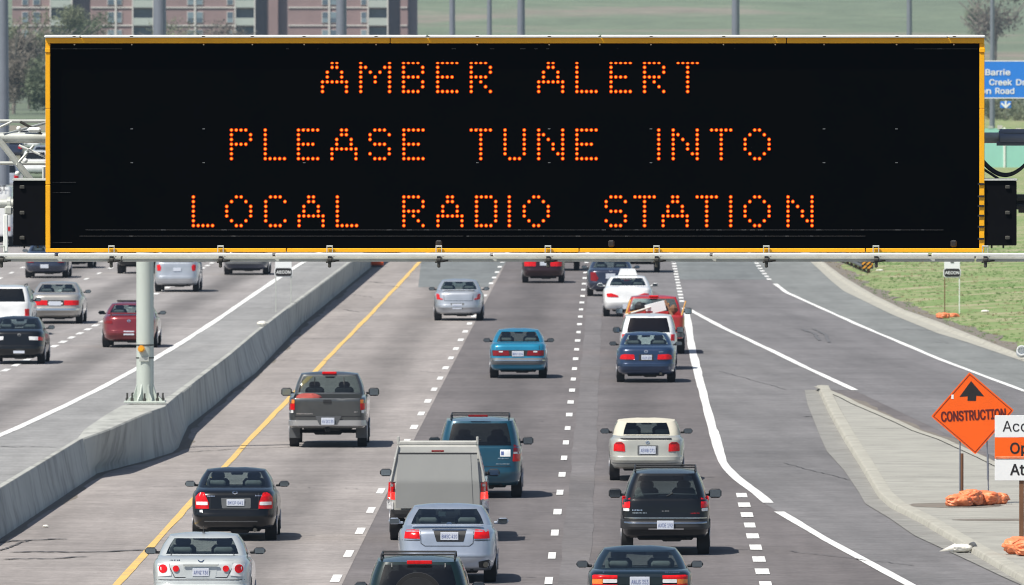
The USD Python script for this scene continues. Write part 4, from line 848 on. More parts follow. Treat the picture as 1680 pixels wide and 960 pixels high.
    if plate:
        (x0, y0, x1, y1), txt = plate; p = poly([(x0, y0), (x1, y0), (x1, y1), (x0, y1)], .006); bx = p.bounds
        if bx[2] - bx[0] > .45: c_ = (bx[0] + bx[2]) / 2; p = shapely.box(c_ - .2, bx[1], c_ + .2, bx[3]); bx = p.bounds
        cxp, czp = (bx[0] + bx[2]) / 2, (bx[1] + bx[3]) / 2; yy_ = float(np.min(ysurf(np.linspace(bx[0], bx[2], 5), np.full(5, czp)))) - T.get('plate_out', .02)
        pl = part(t, 'licence_plate', rbox(bx[2] - bx[0], .012, bx[3] - bx[1], (cxp, yy_, czp), .004), 'plate_white')
        if txt:
            tx = text(txt, (bx[3] - bx[1]) * .45, .003, False, .8); k = min(1, (bx[2] - bx[0]) * .86 / tx.extents[0]); tx.vertices *= (k, 1, 1); tx.apply_translation((cxp, yy_ - .0075, czp - .005)); part(pl, 'plate_text', tx, 'plate_ink')
    for sm in seams:
        pts, mat, w = (*sm, 'trim_black', .012)[:3] if len(sm) < 3 else sm
        patch('panel_seam' if mat == 'trim_black' else 'trim_strip', LineString([Px(q) for q in pts]).buffer(w / 2, cap_style=2), mat, .003 if mat == 'trim_black' else .012)
    # wheels, underside, mirrors
    for ya in T['ax']:
        for sgn in (-1, 1):
            w_ = trimesh.creation.cylinder(radius=wr, height=.21, sections=28); 
            w_ = cat_([w_, trimesh.creation.cylinder(radius=wr - .012, height=.225, sections=28)])
            w_.apply_transform(trimesh.transformations.rotation_matrix(math.pi / 2, (0, 1, 0))); w_.apply_translation((sgn * (hw - .135), ya, wr)); wp = part(t, 'wheel', w_, 'tyre', smooth=40)
            r_ = trimesh.creation.cylinder(radius=wr * .62, height=.03, sections=20); r_.apply_transform(trimesh.transformations.rotation_matrix(math.pi / 2, (0, 1, 0))); r_.apply_translation((sgn * (hw - .018), ya, wr)); part(wp, 'rim', r_, 'rim_metal', smooth=40)
    part(t, 'underbody', cat_([rbox(W * .62, L - 1.0, .12, (0, L / 2, z0 - .0), .03), tube((-hw + .2, T['ax'][0], wr), (hw - .2, T['ax'][0], wr), .045, 10), rbox(.42, .4, .16, (.12, .42, z0 + .0), .05), tube((hw * .5, .1, z0 + .01), (hw * .45, 1.2, z0), .03, 10)]), 'underbody')
    mz, my = zm + .07, yf - .75
    mcol = T.get('mirror', 'trim_black'); msz = T.get('msize', (.21, .12))
    for sgn in (-1, 1):
        hs = cat_([rbox(msz[0], .12, msz[1], (sgn * (hw + msz[0] * .42), my, mz), .045), rbox(.12, .06, .05, (sgn * (hw - .02), my + .03, mz - .03), .015)]); hp_ = part(t, 'wing_mirror', hs, mcol, smooth=50)
        part(hp_, 'mirror_face', rbox(msz[0] * .82, .008, msz[1] * .76, (sgn * (hw + msz[0] * .42), my - .062, mz), .003), 'mirror_face')
    if extra: extra(C)
    VEH.append(C); return C

glass('glass_clear', (.62, .70, .69)); glass('glass_dark', (.10, .115, .115)); glass('glass_teal', (.40, .46, .46))
paint('paint_pearl', (.54, .57, .56), .25, .32); paint('paint_black', (.003, .0035, .0045), .0, .3, .6, .03, .25); paint('paint_graphite', (.085, .09, .09), .55, .38)
paint('paint_silver', (.50, .53, .57), .55, .34); paint('paint_silver_blue', (.43, .48, .56), .55, .34); paint('paint_white', (.78, .78, .77), 0, .3) if False else None
paint('car_white', (.78, .79, .79), 0, .3); paint('paint_teal', (.004, .06, .10), .25, .3); paint('paint_turquoise', (.01, .23, .39), .35, .3)
paint('paint_navy', (.013, .035, .09), .3, .3); paint('paint_green_black', (.004, .012, .018), .1, .28, .7, .05, .3); paint('paint_beige', (.44, .44, .39), .2, .35)
paint('paint_champagne', (.40, .38, .35), .45, .35); paint('paint_red', (.20, .012, .018), .25, .3); paint('paint_bright_red', (.42, .02, .02), .05, .3)
paint('paint_dark_green', (.006, .018, .018), .1, .28, .7, .06, .3); paint('paint_slate', (.022, .03, .06), .3, .3); paint('paint_maroon', (.022, .005, .007), .1, .3, .8, .06, .3); paint('paint_offwhite', (.42, .42, .39), .0, .4)

def bar_lamp(x0, y0, x1, y1, mat='lens_dark_red', y=None):
    def fn(C):
        a, b = C.Px((x0, y0)), C.Px((x1, y1)); z = (a[1] + b[1]) / 2; yy_ = float(C.ysurf((a[0] + b[0]) / 2, z)) if y is None else y
        part(C.t, 'brake_lamp', rbox(abs(b[0] - a[0]), .04, max(.02, abs(a[1] - b[1])), ((a[0] + b[0]) / 2, yy_ - .015, z), .008), mat)
    return fn
def roof_rack(zoff=.07, wx=.86, cross=True):
    def fn(C):
        ry, rf, rw, rz = C.T['gr']; w = rw * C.hw * wx; rk = []
        for sg in (-1, 1):
            rk.append(path_tube([(sg * w, ry + .12, rz + .0), (sg * w, ry + .22, rz + zoff), (sg * w, rf - .35, rz + zoff), (sg * w, rf - .2, rz)], .016))
        if cross: rk += [tube((-w, y, rz + zoff + .012), (w, y, rz + zoff + .012), .016, 8) for y in (ry + .3, rf - .6)]
        part(C.t, 'roof_rack', cat_(rk), 'trim_black', smooth=40)
    return fn
def badge(px, py, w_, h_=.022, mat='chrome'):
    def fn(C):
        x, z = C.Px((px, py)); rb_ = random.Random(int(px)); n_ = max(3, int(w_ / .028)); gs = []
        for k in range(n_):
            a = x - w_ / 2 + k * w_ / n_; gs.append(shapely.box(a, z - h_ / 2, a + w_ / n_ * rb_.uniform(.45, .75), z + h_ / 2 * rb_.uniform(.5, 1)))
        C.patch('badge', shapely.union_all(gs), mat, .008)
    return fn
def emblem(px, py, r=.045, mat='chrome'):
    def fn(C):
        x, z = C.Px((px, py)); p = shapely.affinity.scale(Point(x, z).buffer(r, 12), 1.15, .85); p = p.difference(shapely.affinity.scale(Point(x, z).buffer(r * .62, 12), 1.15, .85)).union(LineString([(x - r * .8, z - r * .1), (x, z + r * .4), (x + r * .8, z - r * .1)]).buffer(r * .16)); C.patch('emblem', p, mat, .012)
    return fn
def many(*fns):
    def fn(C):
        for f_ in fns: f_(C)
    return fn
def wiper(x0, y0, x1, y1):
    def fn(C):
        a, b = C.Px((x0, y0)), C.Px((x1, y1)); part(C.t, 'rear_wiper', tube((a[0], float(C.ysurf(a[0], a[1])) - .035, a[1]), (b[0], float(C.ysurf(b[0], b[1])) - .035, b[1]), .012, 6), 'trim_black')
    return fn
def bumper_bar(z, h, mat, out=.05, frac=.97, name='bumper'):
    def fn(C):
        p = shapely.box(-C.hw * frac, z - h / 2, C.hw * frac, z + h / 2).buffer(-.02).buffer(.02); C.patch(name, p, mat, out)
    return fn
def antenna(px, py, h=.1):
    def fn(C):
        ry, rf, rw, rz = C.T['gr']; part(C.t, 'antenna', cat_([trimesh.creation.cone(radius=.03, height=.05, sections=10, transform=trimesh.transformations.translation_matrix((0, ry + .25, rz + .03))), tube((0, ry + .25, rz + .05), (0, ry + .1, rz + .05 + h), .005, 5)]), 'trim_black')
    return fn
def exhaust(px, py, r=.04):
    def fn(C):
        x, z = C.Px((px, py)); part(C.t, 'exhaust_pipe', tube((x, .02, z), (x, .5, z), r, 12), 'steel_dark')
    return fn
def spoiler(z, y, w, h=.03, mat=None, d=.16, legs=True):
    def fn(C):
        ms = [rbox(w, d, h, (0, y, z), .012)]
        if legs: ms += [rbox(.05, d * .8, .14, (sg * w * .42, y, z - .07), .01) for sg in (-1, 1)]
        part(C.t, 'spoiler', cat_(ms), mat)
    return fn
def circ(px, py, r, n=14): return [(px + r * math.cos(2 * math.pi * k / n), py + r * math.sin(2 * math.pi * k / n)) for k in range(n)]
R4 = lambda x0, y0, x1, y1: [(x0, y0), (x1, y0), (x1, y1), (x0, y1)]
GE, GL = 'vehicles in the express lanes', 'vehicles in the left carriageway'

vehicle('sedan', 'pale silver sedan with round red tail lights, cut by the bottom left edge', 'car', 329, 1010, 1.73, 'sedan', 'paint_pearl', H=1.41,
        tl=[([(257, 926), (276, 925), (281, 945), (258, 947)], 'lens_clear'), (circ(266.5, 933.8, 7.2), 'lens_red'), (circ(288, 933.5, 5.2), 'lens_red')], recess=[(299, 929), (357, 929), (353, 949), (304, 949)], recess_mat='paint_pearl',
        plate=((315.5, 933, 342.5, 946), 'AFNZ 736'), group=GE, extra=many(emblem(329, 919, .05), badge(287, 920, .17), badge(373, 919, .17), antenna(331, 872), bumper_bar(.56, .1, 'paint_pearl', .03), lambda C: part(C.t, 'trunk_handle', rbox(.62, .03, .035, (0, float(C.ysurf(0, .77)) - .02, C.Px((329, 927))[1]), .01), 'paint_pearl')),
        seams=[([(278, 910), (277, 930), (286, 948), (372, 948), (382, 930), (381, 910)],), ([(255, 952), (405, 952)],)])
vehicle('sedan', 'glossy black sedan with tall red and white tail lights straddling the yellow line', 'car', 383, 886, 1.705, 'sedan', 'paint_black',
        tl=[([(319.7, 835.2), (319.7, 816), (325, 810), (330, 808.2), (335, 809), (341.6, 825), (342.3, 835.2)], 'lens_red'), ([(321, 823.8), (340, 823.8), (340.5, 829.2), (321, 829.2)], 'lens_clear')],
        recess=[(362, 817.5), (411, 817.5), (411, 834.5), (364, 834.5)], recess_mat='trim_grey', plate=((371.5, 819.5, 400.6, 830.5), 'BKCP 041'), group=GE,
        extra=many(emblem(385, 808, .05), badge(346.5, 814.5, .16, .03), badge(424, 813.5, .14, .03), exhaust(418, 870), lambda C: C.patch('lens_spot', C.poly(R4(327, 837, 332, 841), .004), 'lens_clear', .012)),
        seams=[([(344, 806), (344, 836), (424, 836), (424, 806)],), ([(335, 856), (422, 856)], 'trim_grey', .02)])
def truck_extra(C):
    bumper_bar(.60, .14, 'bumper_metal', .075, .99)(C); C.patch('bumper_step', C.poly([(517, 683), (560, 683), (553, 697), (524, 697)]), 'trim_grey', .082)
    C.patch('tailgate_handle', C.poly(R4(530, 656, 543.5, 661.8)), 'trim_black', .014); badge(500, 679, .4, .035)(C); badge(584, 676, .09, .03)(C)
    C.patch('cap_light', C.poly(R4(474, 650, 481, 654.5), .004), 'chrome', .012)
    for sg in (-1, 1): part(C.t, 'mud_flap', rbox(.26, .02, .32, (sg * (C.hw - .15), .72, .38), .01), 'trim_grey')
    ry, rf, rw, rz = C.T['gr']; part(C.t, 'brake_lamp', rbox(.36, .05, .07, (0, ry - .01, rz + .01), .02), 'lens_red')
    for sg in (-1, 1): part(C.t, 'window_frame', tube((sg * .38, 2.16, 1.18), (sg * .35, 2.33, 1.66), .014, 6), 'trim_black')
    part(C.t, 'tow_hitch', rbox(.12, .2, .1, (0, .1, .44), .02), 'underbody'); part(C.t, 'axle_housing', rbox(.7, .5, .12, (0, .9, .36), .05), 'underbody')
vehicle('pickup_truck', 'dark grey pickup truck with chrome bumper and amber and red tail lights', 'pickup truck', 537, 733, 1.91, 'pickup', 'paint_graphite', glass_='glass_clear', rear_glass='glass_teal', tl=[(R4(473.5, 662, 483, 672.8), 'lens_red'), (R4(474, 655.8, 483, 662), 'lens_amber'), (R4(474, 673.2, 481, 677.8), 'lens_clear')],
        plate=((527, 685.5, 548.5, 697), 'AV 2K1 85'), group=GE, plate_out=.115, extra=truck_extra, mirror='trim_black', msize=(.26, .2), seams=[([(483.6, 650), (483.6, 683)],), ([(592, 650), (592, 683)],), ([(483.6, 683.5), (592, 683.5)], 'trim_black', .02)])
vehicle('sedan', 'rounded silver compact sedan with L shaped red tail lights beside the grey road patch', 'car', 752, 526, 1.71, 'sedan', 'paint_silver', n=5, tl=[([(714.6, 483), (717, 482), (720.5, 483.5), (721.5, 489.5), (726, 490), (725.8, 492), (716.5, 491.5)], 'lens_red')],
        plate=((742, 498.6, 758, 507.5), 'ACWX 520'), group=GE, recess=[(738.5, 497.5), (762, 497.5), (759, 508), (742, 508)], recess_mat='trim_grey', extra=many(spoiler(1.06, .42, 1.1, .03, 'paint_silver', .18, False), bar_lamp(746, 476.5, 754, 479.5, 'lens_dark_red'), bumper_bar(.5, .09, 'paint_silver', .03)), seams=[([(727, 478), (729, 493.5), (775, 493.5), (777, 478)],)])
def camper_extra(C):
    hw = C.hw; A = [(-hw * .965, .05, 1.19), (-hw * .965, 2.12, 1.19), (hw * .965, 2.12, 1.19), (hw * .965, .05, 1.19)]; B = [(-hw * .80, .18, 1.88), (-hw * .80, 2.2, 1.88), (hw * .80, 2.2, 1.88), (hw * .80, .18, 1.88)]
    hull = trimesh.convex.convex_hull(np.array(A + B + [(x * .94, y + (.1 if y < 1 else -.1), 1.93) for x, y, z in B])); part(C.t, 'camper_cap', hull, 'paint_offwhite')
    zb_, zt2 = C.Px((0, 834))[1], C.Px((0, 746))[1]; wb, wt = 69 / C.s, 64.5 / C.s
    yb_ = lambda z: -.03 + max(0, z - 1.2) * .22
    pan = Polygon([(-wb, zb_), (wb, zb_), (wb, 1.0), (wt, zt2), (-wt, zt2), (-wb, 1.0)])
    def sheet(name, p, off, mat):
        v, f_ = trimesh.creation.triangulate_polygon(p, engine='earcut'); v3, f_ = trimesh.remesh.subdivide_to_size(np.column_stack([v, 0 * v[:, 0]]), f_, .12)
        P_ = np.column_stack([v3[:, 0], [yb_(z) - off for z in v3[:, 1]], v3[:, 1]]); m = trimesh.Trimesh(P_, f_, process=True)
        if m.face_normals[:, 1].mean() > 0: m.invert()
        part(C.t, name, m, mat, smooth=30)
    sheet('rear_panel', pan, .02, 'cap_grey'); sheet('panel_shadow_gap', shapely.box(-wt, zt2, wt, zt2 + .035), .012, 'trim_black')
    sheet('panel_seam', Polygon([(.70, zb_), (.712, zb_), (.66, zt2), (.648, zt2)]), .023, 'trim_grey')
    part(C.t, 'roof_bar', rbox(hw * 1.60, .12, .10, (0, .3, 1.95), .03), 'paint_offwhite')
    [part(C.t, 'cap_frame', tube((sg * hw * .95, .03, 1.2), (sg * hw * .80, .16, 1.9), .022, 8), 'paint_offwhite') for sg in (-1, 1)]
    [part(C.t, 'rack_end', rbox(.05, .1, .16, (sg * hw * .8, .3, 2.0), .01), 'paint_offwhite') for sg in (-1, 1)]
    part(C.t, 'brake_lamp', rbox(.25, .03, .035, (0, .1, C.Px((0, 740.5))[1]), .008), 'lens_dark_red'); bumper_bar(.56, .15, 'trim_black', .1, .96)(C)
    for sg in (-1, 1): part(C.t, 'latch', rbox(.06, .03, .05, (sg * hw * .93, .02, 1.12), .01), 'chrome')
vehicle('camper_truck', 'pickup truck with a flat grey panelled camper cap and lit brake lights', 'pickup truck', 718, 886, 1.96, 'pickup', 'paint_offwhite', glass_='glass_dark', group=GE, tl=[([(636, 808), (647, 808), (647.5, 820), (635.5, 820)], 'lens_lit'), ([(637, 792), (647, 792), (647, 808), (636, 808)], 'lens_red'), ([(638, 787), (646.5, 787), (646.5, 791.5), (637.5, 791.5)], 'lens_clear'), ([(634, 823), (645, 823), (645, 836), (634, 836)], 'lens_clear')],
        extra=camper_extra, msize=(.24, .15), mirror='trim_black')
def acura_extra(C):
    spoiler(1.065, .32, 1.3, .03, 'paint_silver_blue', .16, False)(C); emblem(736, 863, .045)(C); badge(700, 868.5, .16, .02)(C); badge(778, 868.5, .1, .02)(C); exhaust(797, 927, .05)(C)
    C.patch('plate_garnish', C.poly(R4(709, 868.8, 765.5, 871), .004), 'chrome', .014)
    C.patch('exhaust_cutout', C.poly([(785, 922), (802, 919), (811, 928), (808, 934), (786, 932)], .01), 'trim_black', .012)
    part(C.t, 'rear_sticker', rbox(.13, .01, .09, C_at(C, 723.5, 848.5), .002), 'balcony_panel')
def C_at(C, px, py): x, z = C.Px((px, py)); return (x, 1.62, z)
vehicle('sedan', 'silver blue sedan with wide red tail lights close behind the camper truck', 'car', 733, 955, 1.835, 'sedan', 'paint_silver_blue', mirror='paint_silver_blue', tl=[([(662.5, 884.2), (664, 874), (667.5, 865.8), (686.5, 864.6), (688.8, 884.6)], 'lens_red')],
        recess=[(710.5, 871), (765, 871), (760.5, 889.5), (716, 889.5)], plate=((722.5, 873.5, 751.8, 886.8), 'BMSC 410'), group=GE, extra=acura_extra, L=4.72,
        seams=[([(689.5, 866), (690.5, 892), (697, 896.5), (770, 896.5), (776, 892), (777.5, 866)],), ([(655, 887), (689, 887.5)],), ([(778, 887.5), (812, 887)],), ([(660, 912), (806, 912)], 'paint_silver_blue', .03)])
def spare_extra(C):
    roof_rack(.07, .9)(C); bar_lamp(667, 921.5, 708.5, 927.5, 'lens_red', y=.36)(C)
    c = trimesh.creation.cylinder(radius=.40, height=.2, sections=36); c.apply_transform(trimesh.transformations.rotation_matrix(math.pi / 2, (1, 0, 0))); c.apply_translation((.0, -.03, 1.04)); part(C.t, 'spare_wheel', c, 'tyre', smooth=40)
    part(C.t, 'spare_cover', disc(.33, (0, -.145, 1.04), .03, 32), 'trim_black', smooth=40)
    for px in (642, 730): part(C.t, 'window_clip', rbox(.02, .03, .07, (C.Px((px, 929))[0], .34, C.Px((px, 929))[1]), .005), 'chrome')
vehicle('sport_utility', 'black green sport utility with roof rack and rear spare wheel, cut by the bottom edge', 'suv', 685, 1082, 1.74, 'suv', 'paint_dark_green', glass_='glass_clear', rear_glass='glass_dark', group=GE, extra=spare_extra, H=1.7, gr=(.42, 2.5, .76, 1.62))
def mini_extra(C):
    roof_rack(.085, .86)(C); bar_lamp(768, 681.5, 800, 685, 'lens_dark_red', y=.36)(C)
    C.patch('sticker', C.poly(R4(820.5, 738, 837.5, 749.5), .005), 'sign_white', .006); C.patch('sticker', C.poly(R4(822, 741, 826.5, 747), .001), 'plate_ink', .009); badge(826, 752.5, .24, .025)(C); badge(825, 761.5, .3, .022)(C)
    C.patch('plate_recess', C.poly(R4(773, 774, 800, 788)), 'trim_black', .012); wiper(762, 727, 789, 722)(C)
vehicle('minivan', 'dark teal minivan with roof rack and white sticker beside the camper truck', 'minivan', 787, 816, 1.84, 'van', 'paint_teal', rear_glass='glass_dark', group=GE, tl=[([(843, 727), (851, 727), (853.5, 745), (842, 745)], 'lens_dark_red'), ([(842, 745), (853.5, 745), (853.5, 757.5), (841, 757.5)], 'lens_red'), ([(842.5, 742), (853, 742), (853, 745), (842.5, 745)], 'lens_clear')],
        plate=((779, 776, 796, 786.5), 'AKPL 317'), extra=mini_extra, mirror='trim_black', msize=(.24, .17), seams=[([(735, 766), (838, 766)],)])
vehicle('sedan', 'bright turquoise blue older sedan with a chrome bumper strip', 'car', 850, 620, 1.67, 'sedan', 'paint_turquoise', n=9, gb=(.85, 3.3, .92, 1.02, .98, .98), tl=[([(804.5, 575.5), (834, 575.5), (836, 583.5), (805, 583.5)], 'lens_dark_red'), (R4(818.5, 576.2, 825, 578.2), 'lens_clear')],
        recess=R4(804.5, 574.8, 895.5, 584.3), plate=((840, 576.3, 859.3, 585), 'BRV 604'), group=GE, extra=many(bumper_bar(.50, .19, 'trim_grey', .05), lambda C: C.patch('chrome_strip', C.poly([(803, 590.3), (897, 590.3), (897, 592.2), (803, 592.2)], .004), 'chrome', .062)), seams=[([(815, 567), (815, 574)],), ([(885, 567), (885, 574)],)])
vehicle('coupe', 'low black car with red tail lights partly hidden by the walkway rail', 'car', 891, 464, 1.68, 'sedan', 'paint_maroon', tl=[(R4(860, 428, 879, 437), 'lens_red')], plate=((886, 428, 898, 436), None), group=GE)
vehicle('pickup_truck', 'dark pickup truck mostly hidden by the black car and the rail', 'pickup truck', 914, 444, 1.85, 'pickup', 'paint_black', glass_='glass_dark', group=GE)
vehicle('sedan', 'dark slate sedan with a trunk star ahead of the white taxi', 'car', 1002, 486, 1.8, 'sedan', 'paint_slate', tl=[([(968.5, 447), (976, 446), (982, 457), (979, 461.5), (969, 460.5)], 'lens_dark_red')], plate=((994, 449, 1009.5, 457.5), None), group=GE, extra=many(emblem(1002, 444, .06)))
vehicle('pickup_truck', 'dark red pickup truck farthest ahead under the rail near the exit lane', 'pickup truck', 1045, 447, 1.9, 'pickup', 'paint_maroon', glass_='glass_dark', group=GE, extra=bumper_bar(.62, .16, 'paint_maroon', .06))
def taxi_extra(C):
    ry, rf, rw, rz = C.T['gr']; q = Polygon([(-.34, 0), (.34, 0), (.25, .23), (-.25, .23)]); b_ = prism(q.buffer(-.03).buffer(.03), .3, ry + .2); b_.apply_translation((0, 0, rz + .03)); part(C.t, 'roof_sign', b_, 'sign_white')
vehicle('taxi', 'white taxi with a white roof sign box beside the loaded red pickup', 'taxi', 1030, 519, 1.74, 'sedan', 'car_white', tl=[([(995, 482), (1003, 481), (1014, 485), (1015, 487.5), (996, 487.5)], 'lens_red')], plate=((1022, 499, 1038, 507), None), group=GE, extra=taxi_extra, mirror='car_white')
def load_extra(C):
    s = C.s
    for k, (a, b, r, m) in enumerate([((-.8, .3, 1.25), (.45, 2.0, 1.5), .045, 'cargo_orange'), ((-.86, 1.2, 1.2), (-.72, 2.0, 1.62), .035, 'cargo_orange'), ((.84, .1, 1.15), (.98, .6, 1.62), .025, 'cargo_orange'), ((.6, .2, 1.1), (.35, 1.8, 1.6), .05, 'wood_stake'), ((-.9, .25, 1.2), (.1, .9, 1.5), .03, 'bag_white')]):
        part(C.t, 'cargo_pole', tube(a, b, r, 8), m)
    w = trimesh.creation.box((.62, .5, .3)); w.apply_transform(trimesh.transformations.rotation_matrix(-.25, (0, 1, 0))); w.apply_translation((.05, 1.0, 1.42)); part(C.t, 'cargo_box', w, 'sign_white')
    part(C.t, 'cargo_bundle', rbox(.3, .5, .3, (-.45, 1.0, 1.45), .1), 'trim_black'); part(C.t, 'cargo_bundle', rbox(.26, .5, .3, (.6, 1.0, 1.36), .1), 'wood_stake')
    bumper_bar(.6, .15, 'trim_grey', .07)(C); ry, rf, rw, rz = C.T['gr']; part(C.t, 'brake_lamp', rbox(.3, .05, .06, (0, ry - .01, rz + .0), .02), 'lens_red')
vehicle('pickup_truck', 'bright red pickup truck loaded with orange poles and a white box', 'pickup truck', 1073, 580, 1.93, 'pickup', 'paint_bright_red', group=GE, tl=[([(1109, 540), (1122.5, 540), (1122.5, 549.5), (1109, 549.5)], 'lens_red')], extra=load_extra, msize=(.24, .2), mirror='trim_black')
vehicle('sport_utility', 'white sport utility with dark rear window right behind the navy sedan', 'suv', 1064, 606, 1.70, 'suv', 'car_white', glass_='glass_dark', group=GE, tl=[([(1020.5, 549), (1027, 547), (1027.5, 559), (1021, 559.5)], 'lens_red'), ([(1021.5, 543.5), (1027, 543.5), (1027, 547), (1020.5, 549)], 'lens_clear')], extra=many(bar_lamp(1059, 511, 1071, 514, 'lens_dark_red', y=.4), bumper_bar(.55, .14, 'car_white', .05), badge(1068, 542, .08, .05)), msize=(.22, .18))
vehicle('sedan', 'navy blue sedan with wide red tail lights in the right lane', 'car', 1060, 627, 1.71, 'sedan', 'paint_navy', tl=[([(1017, 589.5), (1018.5, 583), (1024, 581.3), (1040.5, 582), (1041.5, 590)], 'lens_red')], recess=R4(1048, 581.5, 1072, 592), plate=((1052.3, 582.8, 1069.7, 590.7), 'ADJK 228'), group=GE,
        extra=many(bumper_bar(.47, .2, 'paint_navy', .035), emblem(1060, 577, .05), exhaust(1084, 613), badge(1085, 577.5, .13, .03)), seams=[([(1024, 578), (1026, 592), (1094, 592), (1096, 578)],)])
def cab_extra(C):
    C.patch('trunk_lip', C.poly(R4(1018, 719, 1102, 721), .003), 'trim_black', .02); emblem(1062.5, 726, .04)(C); bumper_bar(.47, .2, 'paint_beige', .04)(C)
    C.patch('bumper_strip', C.poly(R4(1001, 759.5, 1119, 761), .002), 'trim_grey', .05); antenna(0, 0)
vehicle('convertible', 'beige convertible with its cloth top up and a small rear window', 'car', 1061, 788, 1.70, 'sedan', 'paint_beige', L=4.1, H=1.36, soft='canvas_beige', gw=.7, gb=(.55, 3.1, .90, 1.01, .99, .98), gr=(.95, 2.35, .75, 1.34), prof=[(.28, .12, .90), (.36, .04, .955), (.47, 0, .985), (.55, .01, .99), (.585, .045, .992), (.76, .06, 1.0), (.90, .075, .985), (.95, .11, .955), (.98, .18, .91)],
        tl=[([(1006.5, 740.5), (1007, 730), (1011, 725.8), (1020, 725.5), (1024.5, 729), (1025.5, 741)], 'lens_red'), ([(1009, 728.5), (1012, 726), (1020, 726), (1023.5, 729)], 'lens_dark_red')], recess=R4(1046, 731, 1080, 747.5), recess_mat='trim_grey', plate=((1049.3, 732.8, 1076, 745.2), 'AEWB 071'), group=GE, extra=cab_extra, ax=(.8, 3.3), hp=[(0, 1), (.9, 1), (2.2, .95), (2.9, .9), (3.7, .78), (4.1, .7)])
def jimmy_extra(C):
    roof_rack(.07, .95)(C); wiper(1094, 815, 1104, 810)(C); badge(1046, 837.5, .2, .03)(C); badge(1050, 842, .28, .022)(C); badge(1141, 842.5, .18, .03, 'lens_dark_red')(C); badge(1092.5, 839, .15, .03, 'trim_grey')(C)
    bumper_bar(.60, .19, 'trim_black', .07, 1.0)(C)
    for y_, h_ in ((849.5, .018), (856.5, .03)): C.patch('bumper_strip', C.poly(R4(1024, y_, 1160, y_ + h_ * 84), .002), 'chrome', .08)
    C.patch('bumper_strip', C.poly(R4(1064, 867.2, 1122, 869.3), .002), 'rim_metal', .08)
    C.patch('hatch_glass_edge', LineString([C.Px(q) for q in [(1035, 812), (1092, 810.5), (1150, 812)]]).buffer(.008), 'trim_grey', .006)
vehicle('sport_utility', 'black sport utility with roof rack and red corner tail lights in the right lane', 'suv', 1092, 909, 1.74, 'suv', 'paint_black', glass_='glass_clear', rear_glass='glass_teal', group=GE, gw=.81, gr=(.42, 2.7, .71, 1.6), gb=(.14, 3.2, .93, 1.06, 1.05, 1.05), tl=[(R4(1021, 815.5, 1033.8, 834), 'lens_red'), (R4(1022.5, 834.4, 1032.5, 839.2), 'lens_clear')],
        plate=((1078, 854.5, 1105.5, 868.5), 'AXDE 192'), plate_out=.105, extra=jimmy_extra, mirror='trim_black', msize=(.25, .18))
def volvo_extra(C): badge(996, 939.5, .2, .025)(C); badge(1104, 940, .25, .025)(C); C.patch('light_band', C.poly(R4(1013.5, 945, 1086.5, 960), .005), 'paint_green_black', .009)
vehicle('sedan', 'very dark green sedan with red, amber and white tail lights, cut by the bottom edge', 'car', 1050, 1036, 1.78, 'sedan', 'paint_green_black', n=9, H=1.43, gb=(.85, 3.4, .91, 1.05, 1.0, 1.0), tl=[([(971.5, 945), (975, 943.8), (1013, 944.5), (1013, 950.2), (971.5, 950.5)], 'lens_red'), (R4(971.5, 950.7, 989, 958.8), 'lens_amber'), (R4(989.3, 950.8, 1012.6, 957), 'lens_clear'), (R4(971.5, 959, 1013, 963), 'lens_red')],
        plate=((1033.5, 947, 1066, 963), 'AMJS 353'), group=GE, extra=volvo_extra, prof=[(.24, .12, .90), (.33, .04, .955), (.47, 0, .985), (.55, .01, .99), (.585, .045, .992), (.78, .06, 1.0), (.96, .07, .99), (1.01, .11, .97), (1.04, .18, .93)], mirror='trim_black')
# the left carriageway
hl = .0155
vehicle('sedan', 'black compact sedan with white and red tail lights at the left edge', 'car', 26, 597, 1.69, 'sedan', 'paint_black', tl=[([(46.5, 552), (62, 552.5), (62, 558.5), (47.5, 558)], 'lens_clear'), ([(62, 552.5), (71, 554), (71.5, 559), (62, 558.5)], 'lens_red')], plate=((21.5, 571, 40, 579.8), None), group=GL, head=hl, extra=many(emblem(31, 549.5, .05, 'trim_grey'), bumper_bar(.5, .16, 'paint_black', .03)))
vehicle('sport_utility', 'silver white sport utility cut by the left edge behind the black sedan', 'suv', 8, 550, 1.74, 'suv', 'car_white', glass_='glass_dark', group=GL, head=hl, tl=[(R4(40.5, 507, 47.5, 519.5), 'lens_red')], extra=roof_rack(.06, .9, False))
vehicle('sedan', 'champagne sedan with wide red tail lights and a chrome bumper strip', 'car', 91, 531, 1.79, 'sedan', 'paint_champagne', L=5.0, tl=[([(53, 493), (77, 492.8), (77.5, 500.8), (53.5, 501)], 'lens_red'), ], plate=((79.5, 494.5, 100, 501.5), None), recess=R4(77.5, 492.8, 104.5, 501.5), group=GL, head=hl, extra=many(bumper_bar(.50, .14, 'paint_champagne', .05), lambda C: C.patch('chrome_strip', C.poly(R4(54, 506, 131, 509.5), .004), 'chrome', .062), lambda C: C.patch('lens_spot', shapely.union_all([C.poly(R4(78.5, 496.5, 80.5, 499.5), .001), C.poly(R4(100, 496.5, 102.5, 499.5), .001)]), 'lens_clear', .02)))
vehicle('coupe', 'metallic red coupe behind the big pale post', 'car', 211, 570, 1.76, 'sedan', 'paint_red', n=5, tl=[([(169, 526.5), (183, 526), (184, 531.5), (170, 531.5)], 'lens_dark_red')], plate=((202.5, 543, 220, 550), None), group=GL, head=hl, extra=many(spoiler(1.09, .35, 1.34, .03, 'paint_red', .18), lambda C: part(C.t, 'sunroof_deflector', rbox(.95, .05, .06, (0, 2.35, C.T['gr'][3] + .06), .02), 'trim_black'), emblem(211, 526.5, .05), bumper_bar(.48, .15, 'paint_red', .03)))
